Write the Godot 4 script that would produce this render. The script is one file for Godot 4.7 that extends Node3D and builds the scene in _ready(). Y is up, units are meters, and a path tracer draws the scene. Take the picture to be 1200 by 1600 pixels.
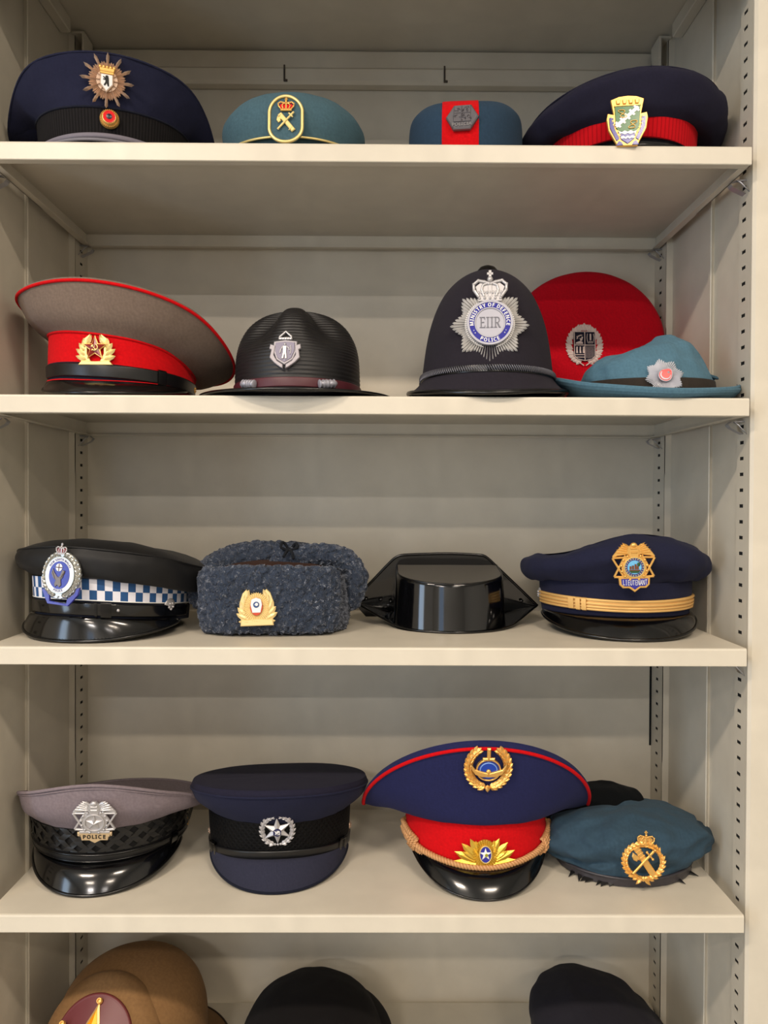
extends Node3D
# A steel storage cabinet whose shelves hold police and military caps.
# Lengths in the builders are in units of K metres; hats are built in their own axes (+z is the front of the hat).
const K := 0.00084
const SHELF := [507.0, 151.0, -206.5, -590.0, -963.5]   # heights of the shelf tops above the eye
const EYE := Vector3(0, 0, 1090.9)
const LOOK := Vector3(-0.0124, -0.0064, 0.0043)

class G:   # collects geometry for one mesh
	var v := PackedVector3Array()
	var n := PackedVector3Array()
	var uv := PackedVector2Array()
	var ix := PackedInt32Array()

	func grid(rows: Array, wrap := false, us := 1.0, vs := 1.0) -> void:
		var R: int = rows.size()
		var C: int = rows[0].size()
		var b := v.size()
		var cc := C + (1 if wrap else 0)
		for j in R:
			var row: PackedVector3Array = rows[j]
			var up: PackedVector3Array = rows[mini(j + 1, R - 1)]
			var dn: PackedVector3Array = rows[maxi(j - 1, 0)]
			for i in cc:
				var k := i % C
				var ku := (k + 1) % C if wrap else mini(k + 1, C - 1)
				var kl := (k - 1 + C) % C if wrap else maxi(k - 1, 0)
				var du := row[ku] - row[kl]
				if du.length_squared() < 1e-6:
					du = dn[ku] - dn[kl] if j > 0 else up[ku] - up[kl]
				var nn := du.cross(up[k] - dn[k])
				v.append(row[k])
				n.append(nn.normalized() if nn.length_squared() > 1e-12 else Vector3.UP)
				uv.append(Vector2(us * i / maxf(cc - 1, 1), vs * j / maxf(R - 1, 1)))
		for j in R - 1:
			for i in cc - 1:
				var p := b + j * cc + i
				ix.append_array([p, p + cc, p + cc + 1, p, p + cc + 1, p + 1])

	func tri(a: Vector3, b: Vector3, c: Vector3, out := Vector3.ZERO) -> void:
		var nn := (c - a).cross(b - a)
		if out != Vector3.ZERO and nn.dot(out) < 0:
			var s := b
			b = c
			c = s
			nn = -nn
		nn = nn.normalized()
		var k := v.size()
		v.append_array([a, b, c])
		n.append_array([nn, nn, nn])
		uv.append_array([Vector2(a.x, a.y) * 0.01, Vector2(b.x, b.y) * 0.01, Vector2(c.x, c.y) * 0.01])
		ix.append_array([k, k + 1, k + 2])

	func quad(a: Vector3, b: Vector3, c: Vector3, d: Vector3, out := Vector3.ZERO) -> void:
		tri(a, b, c, out)
		tri(a, c, d, out)

	func box(lo: Vector3, hi: Vector3, c := 0.0) -> void:   # with chamfered edges when c > 0
		var m := (lo + hi) / 2
		var f := func(sx, sy, sz, ax):
			var h := (hi - lo) / 2
			if ax != 0: h.x -= c
			if ax != 1: h.y -= c
			if ax != 2: h.z -= c
			return m + Vector3(sx * h.x, sy * h.y, sz * h.z)
		for s: float in [-1.0, 1.0]:
			quad(f.call(s, -1, -1, 0), f.call(s, 1, -1, 0), f.call(s, 1, 1, 0), f.call(s, -1, 1, 0), Vector3(s, 0, 0))
			quad(f.call(-1, s, -1, 1), f.call(1, s, -1, 1), f.call(1, s, 1, 1), f.call(-1, s, 1, 1), Vector3(0, s, 0))
			quad(f.call(-1, -1, s, 2), f.call(1, -1, s, 2), f.call(1, 1, s, 2), f.call(-1, 1, s, 2), Vector3(0, 0, s))
		if c <= 0:
			return
		for s: float in [-1.0, 1.0]:
			for t: float in [-1.0, 1.0]:
				quad(f.call(s, t, -1, 0), f.call(s, t, 1, 0), f.call(s, t, 1, 1), f.call(s, t, -1, 1), Vector3(s, t, 0))
				quad(f.call(s, -1, t, 0), f.call(s, 1, t, 0), f.call(s, 1, t, 2), f.call(s, -1, t, 2), Vector3(s, 0, t))
				quad(f.call(-1, s, t, 1), f.call(1, s, t, 1), f.call(1, s, t, 2), f.call(-1, s, t, 2), Vector3(0, s, t))
				for w: float in [-1.0, 1.0]:
					tri(f.call(s, t, w, 0), f.call(s, t, w, 1), f.call(s, t, w, 2), Vector3(s, t, w))

	func prism(pr: PackedVector2Array, x0: float, x1: float) -> void:   # profile (z, y) run along x
		var area := 0.0
		for i in pr.size():
			area += pr[i].cross(pr[(i + 1) % pr.size()])
		for i in pr.size():
			var a := pr[i]
			var b := pr[(i + 1) % pr.size()]
			var e := (b - a) * signf(area)
			quad(Vector3(x0, a.y, a.x), Vector3(x0, b.y, b.x), Vector3(x1, b.y, b.x), Vector3(x1, a.y, a.x), Vector3(0, -e.x, e.y))
		var t := Geometry2D.triangulate_polygon(pr)
		for i in range(0, t.size(), 3):
			for s in [[x0, -1.0], [x1, 1.0]]:
				tri(Vector3(s[0], pr[t[i]].y, pr[t[i]].x), Vector3(s[0], pr[t[i + 1]].y, pr[t[i + 1]].x), Vector3(s[0], pr[t[i + 2]].y, pr[t[i + 2]].x), Vector3(s[1], 0, 0))

	func tube(path: PackedVector3Array, r, sides := 8, closed := false) -> void:
		var N := path.size()
		var rows := []
		var nn := Vector3.ZERO
		for i in N:
			var a := path[(i - 1 + N) % N] if closed or i > 0 else path[i]
			var c := path[(i + 1) % N] if closed or i < N - 1 else path[i]
			var t := (c - a).normalized()
			if nn == Vector3.ZERO:
				nn = t.cross(Vector3.UP if absf(t.y) < 0.9 else Vector3.RIGHT).normalized()
			nn = (nn - t * nn.dot(t)).normalized()
			var bb := t.cross(nn)
			var rr: float = r[i] if r is Array or r is PackedFloat32Array else r
			var row := PackedVector3Array()
			for k in sides:
				var q := TAU * k / sides
				row.append(path[i] + (nn * cos(q) + bb * sin(q)) * rr)
			rows.append(row)
		if closed:
			rows.append(rows[0])
		grid(rows, true)
		if not closed:
			for e in [0, N - 1]:
				var o := path[e] - path[1 if e == 0 else N - 2]
				for k in sides:
					tri(path[e], rows[e][k], rows[e][(k + 1) % sides], o)

	func lathe(pr: Array, sides := 32, c := Vector3.ZERO, sx := 1.0, sz := 1.0) -> void:   # [radius, height] upwards
		var rows := []
		for p in pr:
			var row := PackedVector3Array()
			for k in sides:
				var q := TAU * k / sides
				row.append(c + Vector3(sin(q) * p[0] * sx, p[1], cos(q) * p[0] * sz))
			rows.append(row)
		grid(rows, true)

	func ball(c: Vector3, r: Vector3, sides := 10) -> void:
		var rows := []
		for j in sides / 2 + 1:
			var f := -PI / 2 + PI * j / (sides / 2)
			var row := PackedVector3Array()
			for k in sides:
				var q := TAU * k / sides
				row.append(c + Vector3(sin(q) * cos(f) * r.x, sin(f) * r.y, cos(q) * cos(f) * r.z))
			rows.append(row)
		grid(rows, true)

	# ---- relief work in the xy plane, z outwards: badges
	func plate(pl: PackedVector2Array, z0: float, z1: float, bev := 0.0) -> void:
		var N := pl.size()
		var area := 0.0
		for i in N:
			area += pl[i].cross(pl[(i + 1) % N])
		if area < 0:
			pl = pl.duplicate()
			pl.reverse()
		var top := PackedVector2Array()
		for i in N:
			var e0 := (pl[i] - pl[(i - 1 + N) % N]).normalized()
			var e1 := (pl[(i + 1) % N] - pl[i]).normalized()
			var m := Vector2(-e0.y, e0.x) + Vector2(-e1.y, e1.x)
			top.append(pl[i] + m / maxf(m.length_squared() / 2, 0.5) * bev)
		for i in N:
			var k := (i + 1) % N
			var o := Vector3(pl[k].y - pl[i].y, pl[i].x - pl[k].x, 0)
			var zm := z1 - bev
			quad(Vector3(pl[i].x, pl[i].y, z0), Vector3(pl[i].x, pl[i].y, zm), Vector3(pl[k].x, pl[k].y, zm), Vector3(pl[k].x, pl[k].y, z0), o)
			if bev > 0:
				quad(Vector3(pl[i].x, pl[i].y, zm), Vector3(top[i].x, top[i].y, z1), Vector3(top[k].x, top[k].y, z1), Vector3(pl[k].x, pl[k].y, zm), o + Vector3(0, 0, 0.5))
		var t := Geometry2D.triangulate_polygon(top)
		if t.is_empty():
			top = pl
			t = Geometry2D.triangulate_polygon(top)
		for i in range(0, t.size(), 3):
			tri(Vector3(top[t[i]].x, top[t[i]].y, z1), Vector3(top[t[i + 1]].x, top[t[i + 1]].y, z1), Vector3(top[t[i + 2]].x, top[t[i + 2]].y, z1), Vector3.BACK)

	func oval(cx: float, cy: float, rx: float, ry: float, z0: float, z1: float, bev := 0.0, sides := 36) -> void:
		var p := PackedVector2Array()
		for i in sides:
			p.append(Vector2(cx + cos(TAU * i / sides) * rx, cy + sin(TAU * i / sides) * ry))
		plate(p, z0, z1, bev)

	func hoop(cx: float, cy: float, rx0: float, ry0: float, rx1: float, ry1: float, z0: float, z1: float, sides := 48) -> void:
		var rows := []
		for s in [[rx1, ry1, z0], [rx1, ry1, z1 - 0.3], [rx1 - 0.3, ry1 - 0.3, z1], [rx0 + 0.3, ry0 + 0.3, z1], [rx0, ry0, z1 - 0.3], [rx0, ry0, z0]]:
			var row := PackedVector3Array()
			for i in sides:
				row.append(Vector3(cx + cos(TAU * i / sides) * s[0], cy + sin(TAU * i / sides) * s[1], s[2]))
			rows.append(row)
		for j in rows.size() - 1:
			grid([rows[j], rows[j + 1]], true)

	func star(cx: float, cy: float, tips: int, ro: float, ri: float, z0: float, zc: float, rot := PI / 2) -> void:   # faceted
		for i in tips * 2:
			var a := rot + PI * i / tips
			var b := rot + PI * (i + 1) / tips
			var ra := ro if i % 2 == 0 else ri
			var rb := ri if i % 2 == 0 else ro
			tri(Vector3(cx, cy, zc), Vector3(cx + cos(a) * ra, cy + sin(a) * ra, z0 + 0.4), Vector3(cx + cos(b) * rb, cy + sin(b) * rb, z0 + 0.4), Vector3.BACK)
			quad(Vector3(cx + cos(a) * ra, cy + sin(a) * ra, z0 + 0.4), Vector3(cx + cos(b) * rb, cy + sin(b) * rb, z0 + 0.4), Vector3(cx + cos(b) * rb, cy + sin(b) * rb, z0 - 1.5), Vector3(cx + cos(a) * ra, cy + sin(a) * ra, z0 - 1.5), Vector3(cos((a + b) / 2), sin((a + b) / 2), 0))

	func ray(cx: float, cy: float, ang: float, r0: float, r1: float, w0: float, w1: float, z: float, h: float, knob := false) -> void:   # a ridged spoke
		var d := Vector3(cos(ang), sin(ang), 0)
		var s := Vector3(-sin(ang), cos(ang), 0)
		var c := Vector3(cx, cy, z)
		var a := c + d * r0
		var b := c + d * r1
		var up := Vector3(0, 0, h)
		quad(a + s * w0, b + s * w1, b + up, a + up, s + Vector3.BACK)
		quad(a - s * w0, b - s * w1, b + up, a + up, -s + Vector3.BACK)
		var tip := b + d * w1 * 1.4 + up * 0.2
		tri(b + s * w1, tip, b + up, Vector3.BACK + d)
		tri(b - s * w1, tip, b + up, Vector3.BACK + d)
		if knob:
			ball(b + up * 0.6, Vector3(w1 * 1.25, w1 * 1.25, h), 8)

	func leaf(x: float, y: float, ang: float, l: float, w: float, z: float, h: float) -> void:
		var d := Vector3(cos(ang), sin(ang), 0)
		var s := Vector3(-sin(ang), cos(ang), 0)
		var a := Vector3(x, y, z)
		var prev := [a, a + Vector3(0, 0, h * 0.4), a]
		var st := [[0.2, 0.7], [0.45, 1.0], [0.75, 0.7], [1.0, 0.0]]
		for q in st:
			var c: Vector3 = a + d * l * q[0]
			var ww: float = w * 0.5 * q[1]
			var now := [c + s * ww, c + Vector3(0, 0, h * (1.0 if q[0] < 0.9 else 0.25)), c - s * ww]
			quad(prev[0], now[0], now[1], prev[1], s + Vector3.BACK * 2)
			quad(prev[2], now[2], now[1], prev[1], -s + Vector3.BACK * 2)
			prev = now

	func bar(x0: float, y0: float, x1: float, y1: float, w: float, z0: float, z1: float, bev := 0.4) -> void:
		var d := (Vector2(x1, y1) - Vector2(x0, y0)).normalized()
		var s := Vector2(-d.y, d.x) * w / 2
		var a := Vector2(x0, y0)
		var b := Vector2(x1, y1)
		plate(PackedVector2Array([a - s, b - s, b + s, a + s]), z0, z1, minf(bev, w * 0.3))

	func wire(pts: Array, r: float, z: float, closed := false, sides := 6) -> void:
		var p := PackedVector3Array()
		for q in pts:
			p.append(Vector3(q[0], q[1], z))
		tube(p, r, sides, closed)

	func append(m: PrimitiveMesh, xf: Transform3D) -> void:
		var s := m.get_mesh_arrays()
		if s.is_empty() or s[Mesh.ARRAY_VERTEX] == null:
			return
		var k := v.size()
		var pv: PackedVector3Array = s[Mesh.ARRAY_VERTEX]
		var pn: PackedVector3Array = s[Mesh.ARRAY_NORMAL]
		for i in pv.size():
			v.append(xf * pv[i])
			n.append((xf.basis * pn[i]).normalized())
			uv.append(Vector2.ZERO)
		if s[Mesh.ARRAY_INDEX] != null and s[Mesh.ARRAY_INDEX].size():
			for i in s[Mesh.ARRAY_INDEX]:
				ix.append(k + i)
		else:
			for i in pv.size():
				ix.append(k + i)

	func mesh(bend := 0.0) -> ArrayMesh:
		var a := []
		a.resize(Mesh.ARRAY_MAX)
		var w := PackedVector3Array()
		for p in v:
			w.append((p - Vector3(0, 0, p.x * p.x / (2 * bend) if bend > 0 else 0.0)) * K)
		a[Mesh.ARRAY_VERTEX] = w
		a[Mesh.ARRAY_NORMAL] = n
		a[Mesh.ARRAY_TEX_UV] = uv
		a[Mesh.ARRAY_INDEX] = ix
		var m := ArrayMesh.new()
		m.add_surface_from_arrays(Mesh.PRIMITIVE_TRIANGLES, a)
		return m

var M := {}
var font: Font
var used := {}
var wob := FastNoiseLite.new()

func at(px: float, py: float, z: float) -> Vector3:   # the point at depth z that the photograph shows there, in units
	var d := Basis.from_euler(LOOK) * Vector3((px - 600) / 1200.0, (800 - py) / 1200.0, -1)
	return EYE + d * ((z - EYE.z) / d.z)

func numbered(called: String) -> String:
	used[called] = used.get(called, -1) + 1
	return called if used[called] == 0 else "%s_%03d" % [called, used[called]]

func thing(called: String, label: String, category: String, where: Vector3, turn := 0.0, group := "") -> Node3D:
	var o := Node3D.new()
	o.name = numbered(called)
	add_child(o, true)
	o.position = where * K
	o.rotation_degrees.y = turn
	o.set_meta("label", label)
	o.set_meta("category", category)
	if group:
		o.set_meta("group", group)
	return o

func part(called: String, g: G, mat: Material, parent: Node, xf := Transform3D(), bend := 0.0) -> MeshInstance3D:
	var o := MeshInstance3D.new()
	o.name = called
	o.mesh = g.mesh(bend)

	o.mesh.surface_set_material(0, mat)
	parent.add_child(o, true)
	o.transform = Transform3D(xf.basis, xf.origin * K)
	return o

func structure(called: String, g: G, mat: Material) -> MeshInstance3D:
	var o := part(called, g, mat, self)
	o.set_meta("kind", "structure")
	return o

# ---- materials
func noise(f: float, oct := 3, kind := FastNoiseLite.TYPE_SIMPLEX_SMOOTH, lo := 0.0, hi := 1.0, size := 256) -> NoiseTexture2D:
	var t := NoiseTexture2D.new()
	t.width = size
	t.height = size
	t.seamless = true
	t.noise = FastNoiseLite.new()
	t.noise.seed = 7
	t.noise.noise_type = kind
	t.noise.frequency = f
	t.noise.fractal_octaves = oct
	if lo > 0.0 or hi < 1.0:
		var gr := Gradient.new()
		gr.set_color(0, Color(lo, lo, lo))
		gr.set_color(1, Color(hi, hi, hi))
		t.color_ramp = gr
	return t

func mat(col: Color, rough := 0.6, metal := 0.0, spec := 0.5) -> StandardMaterial3D:
	var m := StandardMaterial3D.new()
	m.albedo_color = col
	m.roughness = rough
	m.metallic = metal
	m.metallic_specular = spec
	m.cull_mode = BaseMaterial3D.CULL_DISABLED
	return m

func cloth(col: Color, tile := 40.0, relief := 0.02, sheen := 0.25) -> StandardMaterial3D:
	var m := mat(col, 0.95, 0.0, 0.25)
	m.uv1_triplanar = true
	m.uv1_scale = Vector3.ONE * tile
	m.albedo_texture = M.mottle
	m.heightmap_enabled = true
	m.heightmap_texture = M.weave
	m.heightmap_scale = relief
	m.rim_enabled = sheen > 0
	m.rim = sheen
	m.rim_tint = 0.6
	return m

func image_tex(w: int, h: int, f: Callable) -> ImageTexture:
	var im := Image.create(w, h, false, Image.FORMAT_RGB8)
	for y in h:
		for x in w:
			im.set_pixel(x, y, f.call(x, y))
	return ImageTexture.create_from_image(im)

# ---- lofted surfaces: rings from bottom to top, each a closed curve round the y axis
func ring(a: float, b: float, y, r = [1.0], cz := 0.0, cx := 0.0, p := 2.0) -> Dictionary:
	return {"a": a, "b": b, "y": y if y is Array else [y], "r": r, "cz": cz, "cx": cx, "p": p}

func per(l: Array, th: float) -> float:   # a closed list of values, front first, then clockwise seen from above (front, right, back, left)
	var c := l.size()
	if c == 1:
		return l[0]
	var x := fposmod(th / TAU, 1.0) * c
	var i := int(x) % c
	return cubic_interpolate(l[i], l[(i + 1) % c], l[(i - 1 + c) % c], l[(i + 2) % c], x - floorf(x))

func rp(q: Dictionary, th: float) -> Vector3:
	var s := sin(th)
	var c := cos(th)
	var m: float = per(q.r, th)
	if q.p != 2.0:
		m *= pow(pow(absf(s), q.p) + pow(absf(c), q.p), -1.0 / q.p)
	return Vector3(q.cx + q.a * m * s, per(q.y, th), q.cz + q.b * m * c)

func lp(L: Array, th: float, t: float) -> Vector3:
	var i := clampi(int(t), 0, L.size() - 2)
	var w := t - i
	var a := rp(L[i], th)
	var b := rp(L[i + 1], th)
	if L.size() == 2:
		return a.lerp(b, w)
	var pre := rp(L[i - 1], th) if i > 0 else a * 2 - b
	var post := rp(L[i + 2], th) if i < L.size() - 2 else b * 2 - a
	return a.cubic_interpolate(b, pre, post, w)

func ln(L: Array, th: float, t: float) -> Vector3:
	var e := 0.02
	var n := (lp(L, th + e, t) - lp(L, th - e, t)).cross(lp(L, th, minf(t + e, L.size() - 1)) - lp(L, th, maxf(t - e, 0)))
	return n.normalized()

func skin_rows(L: Array, t0: float, t1: float, nt: int, nth := 96, th0 := -PI, th1 := PI, off := 0.0, amp := 0.0, fr := 0.02) -> Array:
	var rows := []
	var whole := absf(th1 - th0) > TAU - 0.001
	var cols := nth if whole else nth + 1
	for j in nt + 1:
		var t := lerpf(t0, t1, float(j) / nt)
		var row := PackedVector3Array()
		for i in cols:
			var th := lerpf(th0, th1, float(i) / nth)
			var p := lp(L, th, t)
			if off != 0.0 or amp != 0.0:
				p += ln(L, th, t) * (off + amp * wob.get_noise_3dv(p * fr))
			row.append(p)
		rows.append(row)
	return rows

func skin(h: Node, called: String, m: Material, L: Array, t0: float, t1: float, nt := 8, nth := 96, th0 := -PI, th1 := PI, off := 0.0, amp := 0.0, fr := 0.02, us := 1.0) -> MeshInstance3D:
	var g := G.new()
	g.grid(skin_rows(L, t0, t1, nt, nth, th0, th1, off, amp, fr), absf(th1 - th0) > TAU - 0.001, us)
	return part(called, g, m, h)

func dome(h: Node, called: String, m: Material, L: Array, t: float, rise: float, sag := 0.0, amp := 0.0, nth := 96) -> MeshInstance3D:   # closes a loft over its ring t
	var g := G.new()
	var c := Vector3.ZERO
	for i in 48:
		c += lp(L, TAU * i / 48, t) / 48
	var rows := []
	for s in [1.0, 0.985, 0.96, 0.92, 0.85, 0.75, 0.6, 0.45, 0.3, 0.15, 0.0]:
		var row := PackedVector3Array()
		for i in nth:
			var p := lp(L, -PI + TAU * i / nth, t)
			var q: Vector3 = c.lerp(p, s)
			q.y += rise * (1 - pow(s, 4)) - sag * smoothstep(1.0, 0.6, s)
			if amp != 0.0:
				q.y += amp * wob.get_noise_3dv(q * 0.02) * (1 - s)
			row.append(q)
		rows.append(row)
	g.grid(rows, true)
	return part(called, g, m, h)

func ring_path(L: Array, t: float, n := 96, th0 := -PI, th1 := PI, off := 0.0) -> PackedVector3Array:
	var p := PackedVector3Array()
	var whole := absf(th1 - th0) > TAU - 0.001
	for i in (n if whole else n + 1):
		var th := lerpf(th0, th1, float(i) / n)
		p.append(lp(L, th, t) + ln(L, th, t) * off)
	return p

func pipe(h: Node, called: String, m: Material, L: Array, t: float, r: float, th0 := -PI, th1 := PI, off := 0.0, n := 96) -> MeshInstance3D:
	var g := G.new()
	g.tube(ring_path(L, t, n, th0, th1, off), r, 8, absf(th1 - th0) > TAU - 0.001)
	return part(called, g, m, h)

func strap_into(g: G, L: Array, t, w: float, thick: float, th0: float, th1: float, n := 64) -> void:   # t: a number, or [at the middle, at the ends]
	var rows := [PackedVector3Array(), PackedVector3Array(), PackedVector3Array(), PackedVector3Array(), PackedVector3Array(), PackedVector3Array()]
	var pf := [[-0.5, 0.0], [-0.5, 0.6], [-0.4, 1.0], [0.4, 1.0], [0.5, 0.6], [0.5, 0.0]]
	for i in n + 1:
		var u := 2.0 * i / n - 1
		var th := lerpf(th0, th1, float(i) / n)
		var tt: float = t if not t is Array else lerpf(t[0], t[1], u * u)
		var p := lp(L, th, tt)
		var o := ln(L, th, tt)
		var up := (lp(L, th, tt + 0.05) - lp(L, th, tt - 0.05)).normalized()
		for k in 6:
			rows[k].append(p + up * w * pf[k][0] + o * thick * pf[k][1])
	g.grid(rows)

func strap(h: Node, called: String, m: Material, L: Array, t, w: float, thick: float, th0: float, th1: float) -> MeshInstance3D:
	var g := G.new()
	strap_into(g, L, t, w, thick, th0, th1)
	return part(called, g, m, h)

func visor(h: Node, m: Material, edge: Material, L: Array, t: float, phi: float, a: float, b: float, y: Array, bulge: float, cz := 0.0, edge_r := 2.2, k := 2.6, under: Material = null, skew := 0.0) -> MeshInstance3D:
	# y: height of the outer edge in front and at the sides; the plate runs from ring t out to that edge
	var rows := []
	var low := []
	var rim := PackedVector3Array()
	var n := 72
	var q := 14
	for j in q + 1:
		rows.append(PackedVector3Array())
		low.append(PackedVector3Array())
	for i in n + 1:
		var u := 2.0 * i / n - 1
		var th := u * phi
		var s := pow(maxf(0.0, 1 - pow(absf(u), k)), 0.6)
		var p := lp(L, th, t)
		var o := Vector3(sin(th) * a, lerpf(y[0], y[1], pow(absf(u), 2.0)) + skew * u, cz + cos(th) * b)
		o = p.lerp(o, s)
		for j in q + 1:
			var w := float(j) / q
			var c := p.lerp(o, w) + Vector3(0, bulge * 4 * w * (1 - w) * s, 0)
			rows[q - j].append(c)
			low[j].append(c - Vector3(0, 2.2, 0))
		rim.append(o - Vector3(0, 1.1, 0))
	var g := G.new()
	g.grid(rows)
	var o := part("visor", g, m, h)
	var g3 := G.new()
	g3.grid(low)
	part("visor_lining", g3, under if under else m, o)
	var g2 := G.new()
	g2.tube(rim, edge_r, 8)
	part("visor_edge", g2, edge, o)
	return o

func button(h: Node, called: String, m: Material, L: Array, th: float, t: float, r: float) -> MeshInstance3D:
	var g := G.new()
	g.lathe([[r, 0.0], [r, 1.5], [r * 0.8, 2.6], [r * 0.72, 2.3], [r * 0.55, 3.2], [r * 0.3, 3.9], [0.01, 4.2]], 20)
	for k in 5:
		g.ball(Vector3(sin(TAU * k / 5) * r * 0.4, 3.4, cos(TAU * k / 5) * r * 0.4), Vector3.ONE * r * 0.2, 6)
	var f := frame(lp(L, th, t), ln(L, th, t), 0)
	return part(called, g, m, h, f * Transform3D(Basis(Vector3.RIGHT, PI / 2), Vector3.ZERO))

func frame(p: Vector3, o: Vector3, roll := 0.0) -> Transform3D:   # axes: x to the right, y up along the surface, z out of it
	o = o.normalized()
	var x := Vector3.UP.cross(o).normalized()
	var y := o.cross(x)
	return Transform3D(Basis(x, y, o) * Basis(Vector3.BACK, deg_to_rad(roll)), p)

func on(L: Array, th: float, t: float, off := 0.0, roll := 0.0, lean := 0.0) -> Transform3D:
	var f := frame(lp(L, th, t), ln(L, th, t), roll)
	f.origin += f.basis.z * off
	f.basis = f.basis * Basis(Vector3.RIGHT, deg_to_rad(lean))
	return f

# ---- lettering
func glyph(g: G, s: String, h: float, xf: Transform3D, depth := 0.5, bold := false) -> void:
	var t := TextMesh.new()
	t.font = M.bold if bold else font
	t.text = s
	t.font_size = 32
	t.pixel_size = h / 32.0 / 0.71
	t.depth = depth
	t.curve_step = 3.0
	g.append(t, xf)

func advance(s: String, h: float, bold := false) -> float:
	var f: Font = M.bold if bold else font
	return f.get_string_size(s, HORIZONTAL_ALIGNMENT_LEFT, -1, 32).x * h / 32.0 / 0.71

func arc_text(g: G, s: String, h: float, rx: float, ry: float, mid: float, z: float, inside := false, sp := 1.0, cx := 0.0, cy := 0.0, bold := true) -> void:
	var total := 0.0
	for c in s:
		total += advance(c, h, bold) * sp
	var a := 0.0
	for c in s:
		var w := advance(c, h, bold) * sp
		var k := (a + w / 2 - total / 2) / ((rx + ry) / 2)
		var ang := deg_to_rad(mid) + (k if inside else -k)
		a += w
		var p := Vector3(cx + cos(ang) * rx, cy + sin(ang) * ry, z)
		glyph(g, c, h, Transform3D(Basis(Vector3.BACK, ang + (PI / 2 if inside else -PI / 2)), p), 0.5, bold)

func poly(l: Array) -> PackedVector2Array:
	var p := PackedVector2Array()
	for i in range(0, l.size(), 2):
		p.append(Vector2(l[i], l[i + 1]))
	return p

# ---- the camera, the lights, the room and the cabinet
const LAMPS := [Vector3(-0.9, 1.24, 1.25), Vector3(0.6, 1.24, 1.25), Vector3(-0.8, 1.24, 2.45), Vector3(0.7, 1.24, 2.45), Vector3(-0.8, 1.24, 3.7), Vector3(0.7, 1.24, 3.7)]
const LAMP_LIGHT := [3.3, 2.0, 2.0, 2.0, 4.9, 1.2]
func make_camera_and_light() -> void:
	var cam := Camera3D.new()
	cam.name = "camera"
	cam.fov = rad_to_deg(2 * atan(800.0 / 1200.0))
	cam.near = 0.02
	cam.position = EYE * K
	cam.basis = Basis.from_euler(LOOK)
	add_child(cam)
	cam.current = true
	var we := WorldEnvironment.new()
	we.name = "environment"
	var e := Environment.new()
	e.background_mode = Environment.BG_COLOR
	e.background_color = Color(0.72, 0.82, 1.0)
	e.background_energy_multiplier = 1.0
	e.tonemap_mode = Environment.TONE_MAPPER_LINEAR
	e.tonemap_exposure = 0.96
	e.sdfgi_enabled = true
	e.ssao_enabled = true
	e.ssil_enabled = true
	we.environment = e
	add_child(we)
	# six ceiling lamps in front of the cabinet, and the daylight of two tall windows, to the left and behind the photographer
	for k in 6:
		var q: Vector3 = LAMPS[k]
		var l := AreaLight3D.new()
		l.name = "ceiling_lamp_light"
		l.area_size = Vector2(0.5, 0.1)
		l.light_color = Color(1.0, 0.93, 0.85) if k < 4 else Color(1.0, 0.965, 0.94)
		l.light_energy = LAMP_LIGHT[k]
		l.position = q + Vector3(0, -0.06, 0)
		l.rotation_degrees = Vector3(-90, 0, 0)
		l.shadow_enabled = true
		l.area_range = 12.0
		add_child(l, true)
	for q in [[Vector3(-2.32, -0.15, 1.85), -90.0, 2.9], [Vector3(-1.1, -0.15, 4.52), 0.0, 0.7]]:
		var w := AreaLight3D.new()
		w.name = "window_daylight"
		w.area_size = Vector2(0.7, 1.9)
		w.light_color = Color(0.82, 0.91, 1.0)
		w.light_energy = q[2]
		w.position = q[0]
		w.rotation_degrees.y = q[1]
		w.shadow_enabled = true
		w.area_range = 12.0
		add_child(w, true)

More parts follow.
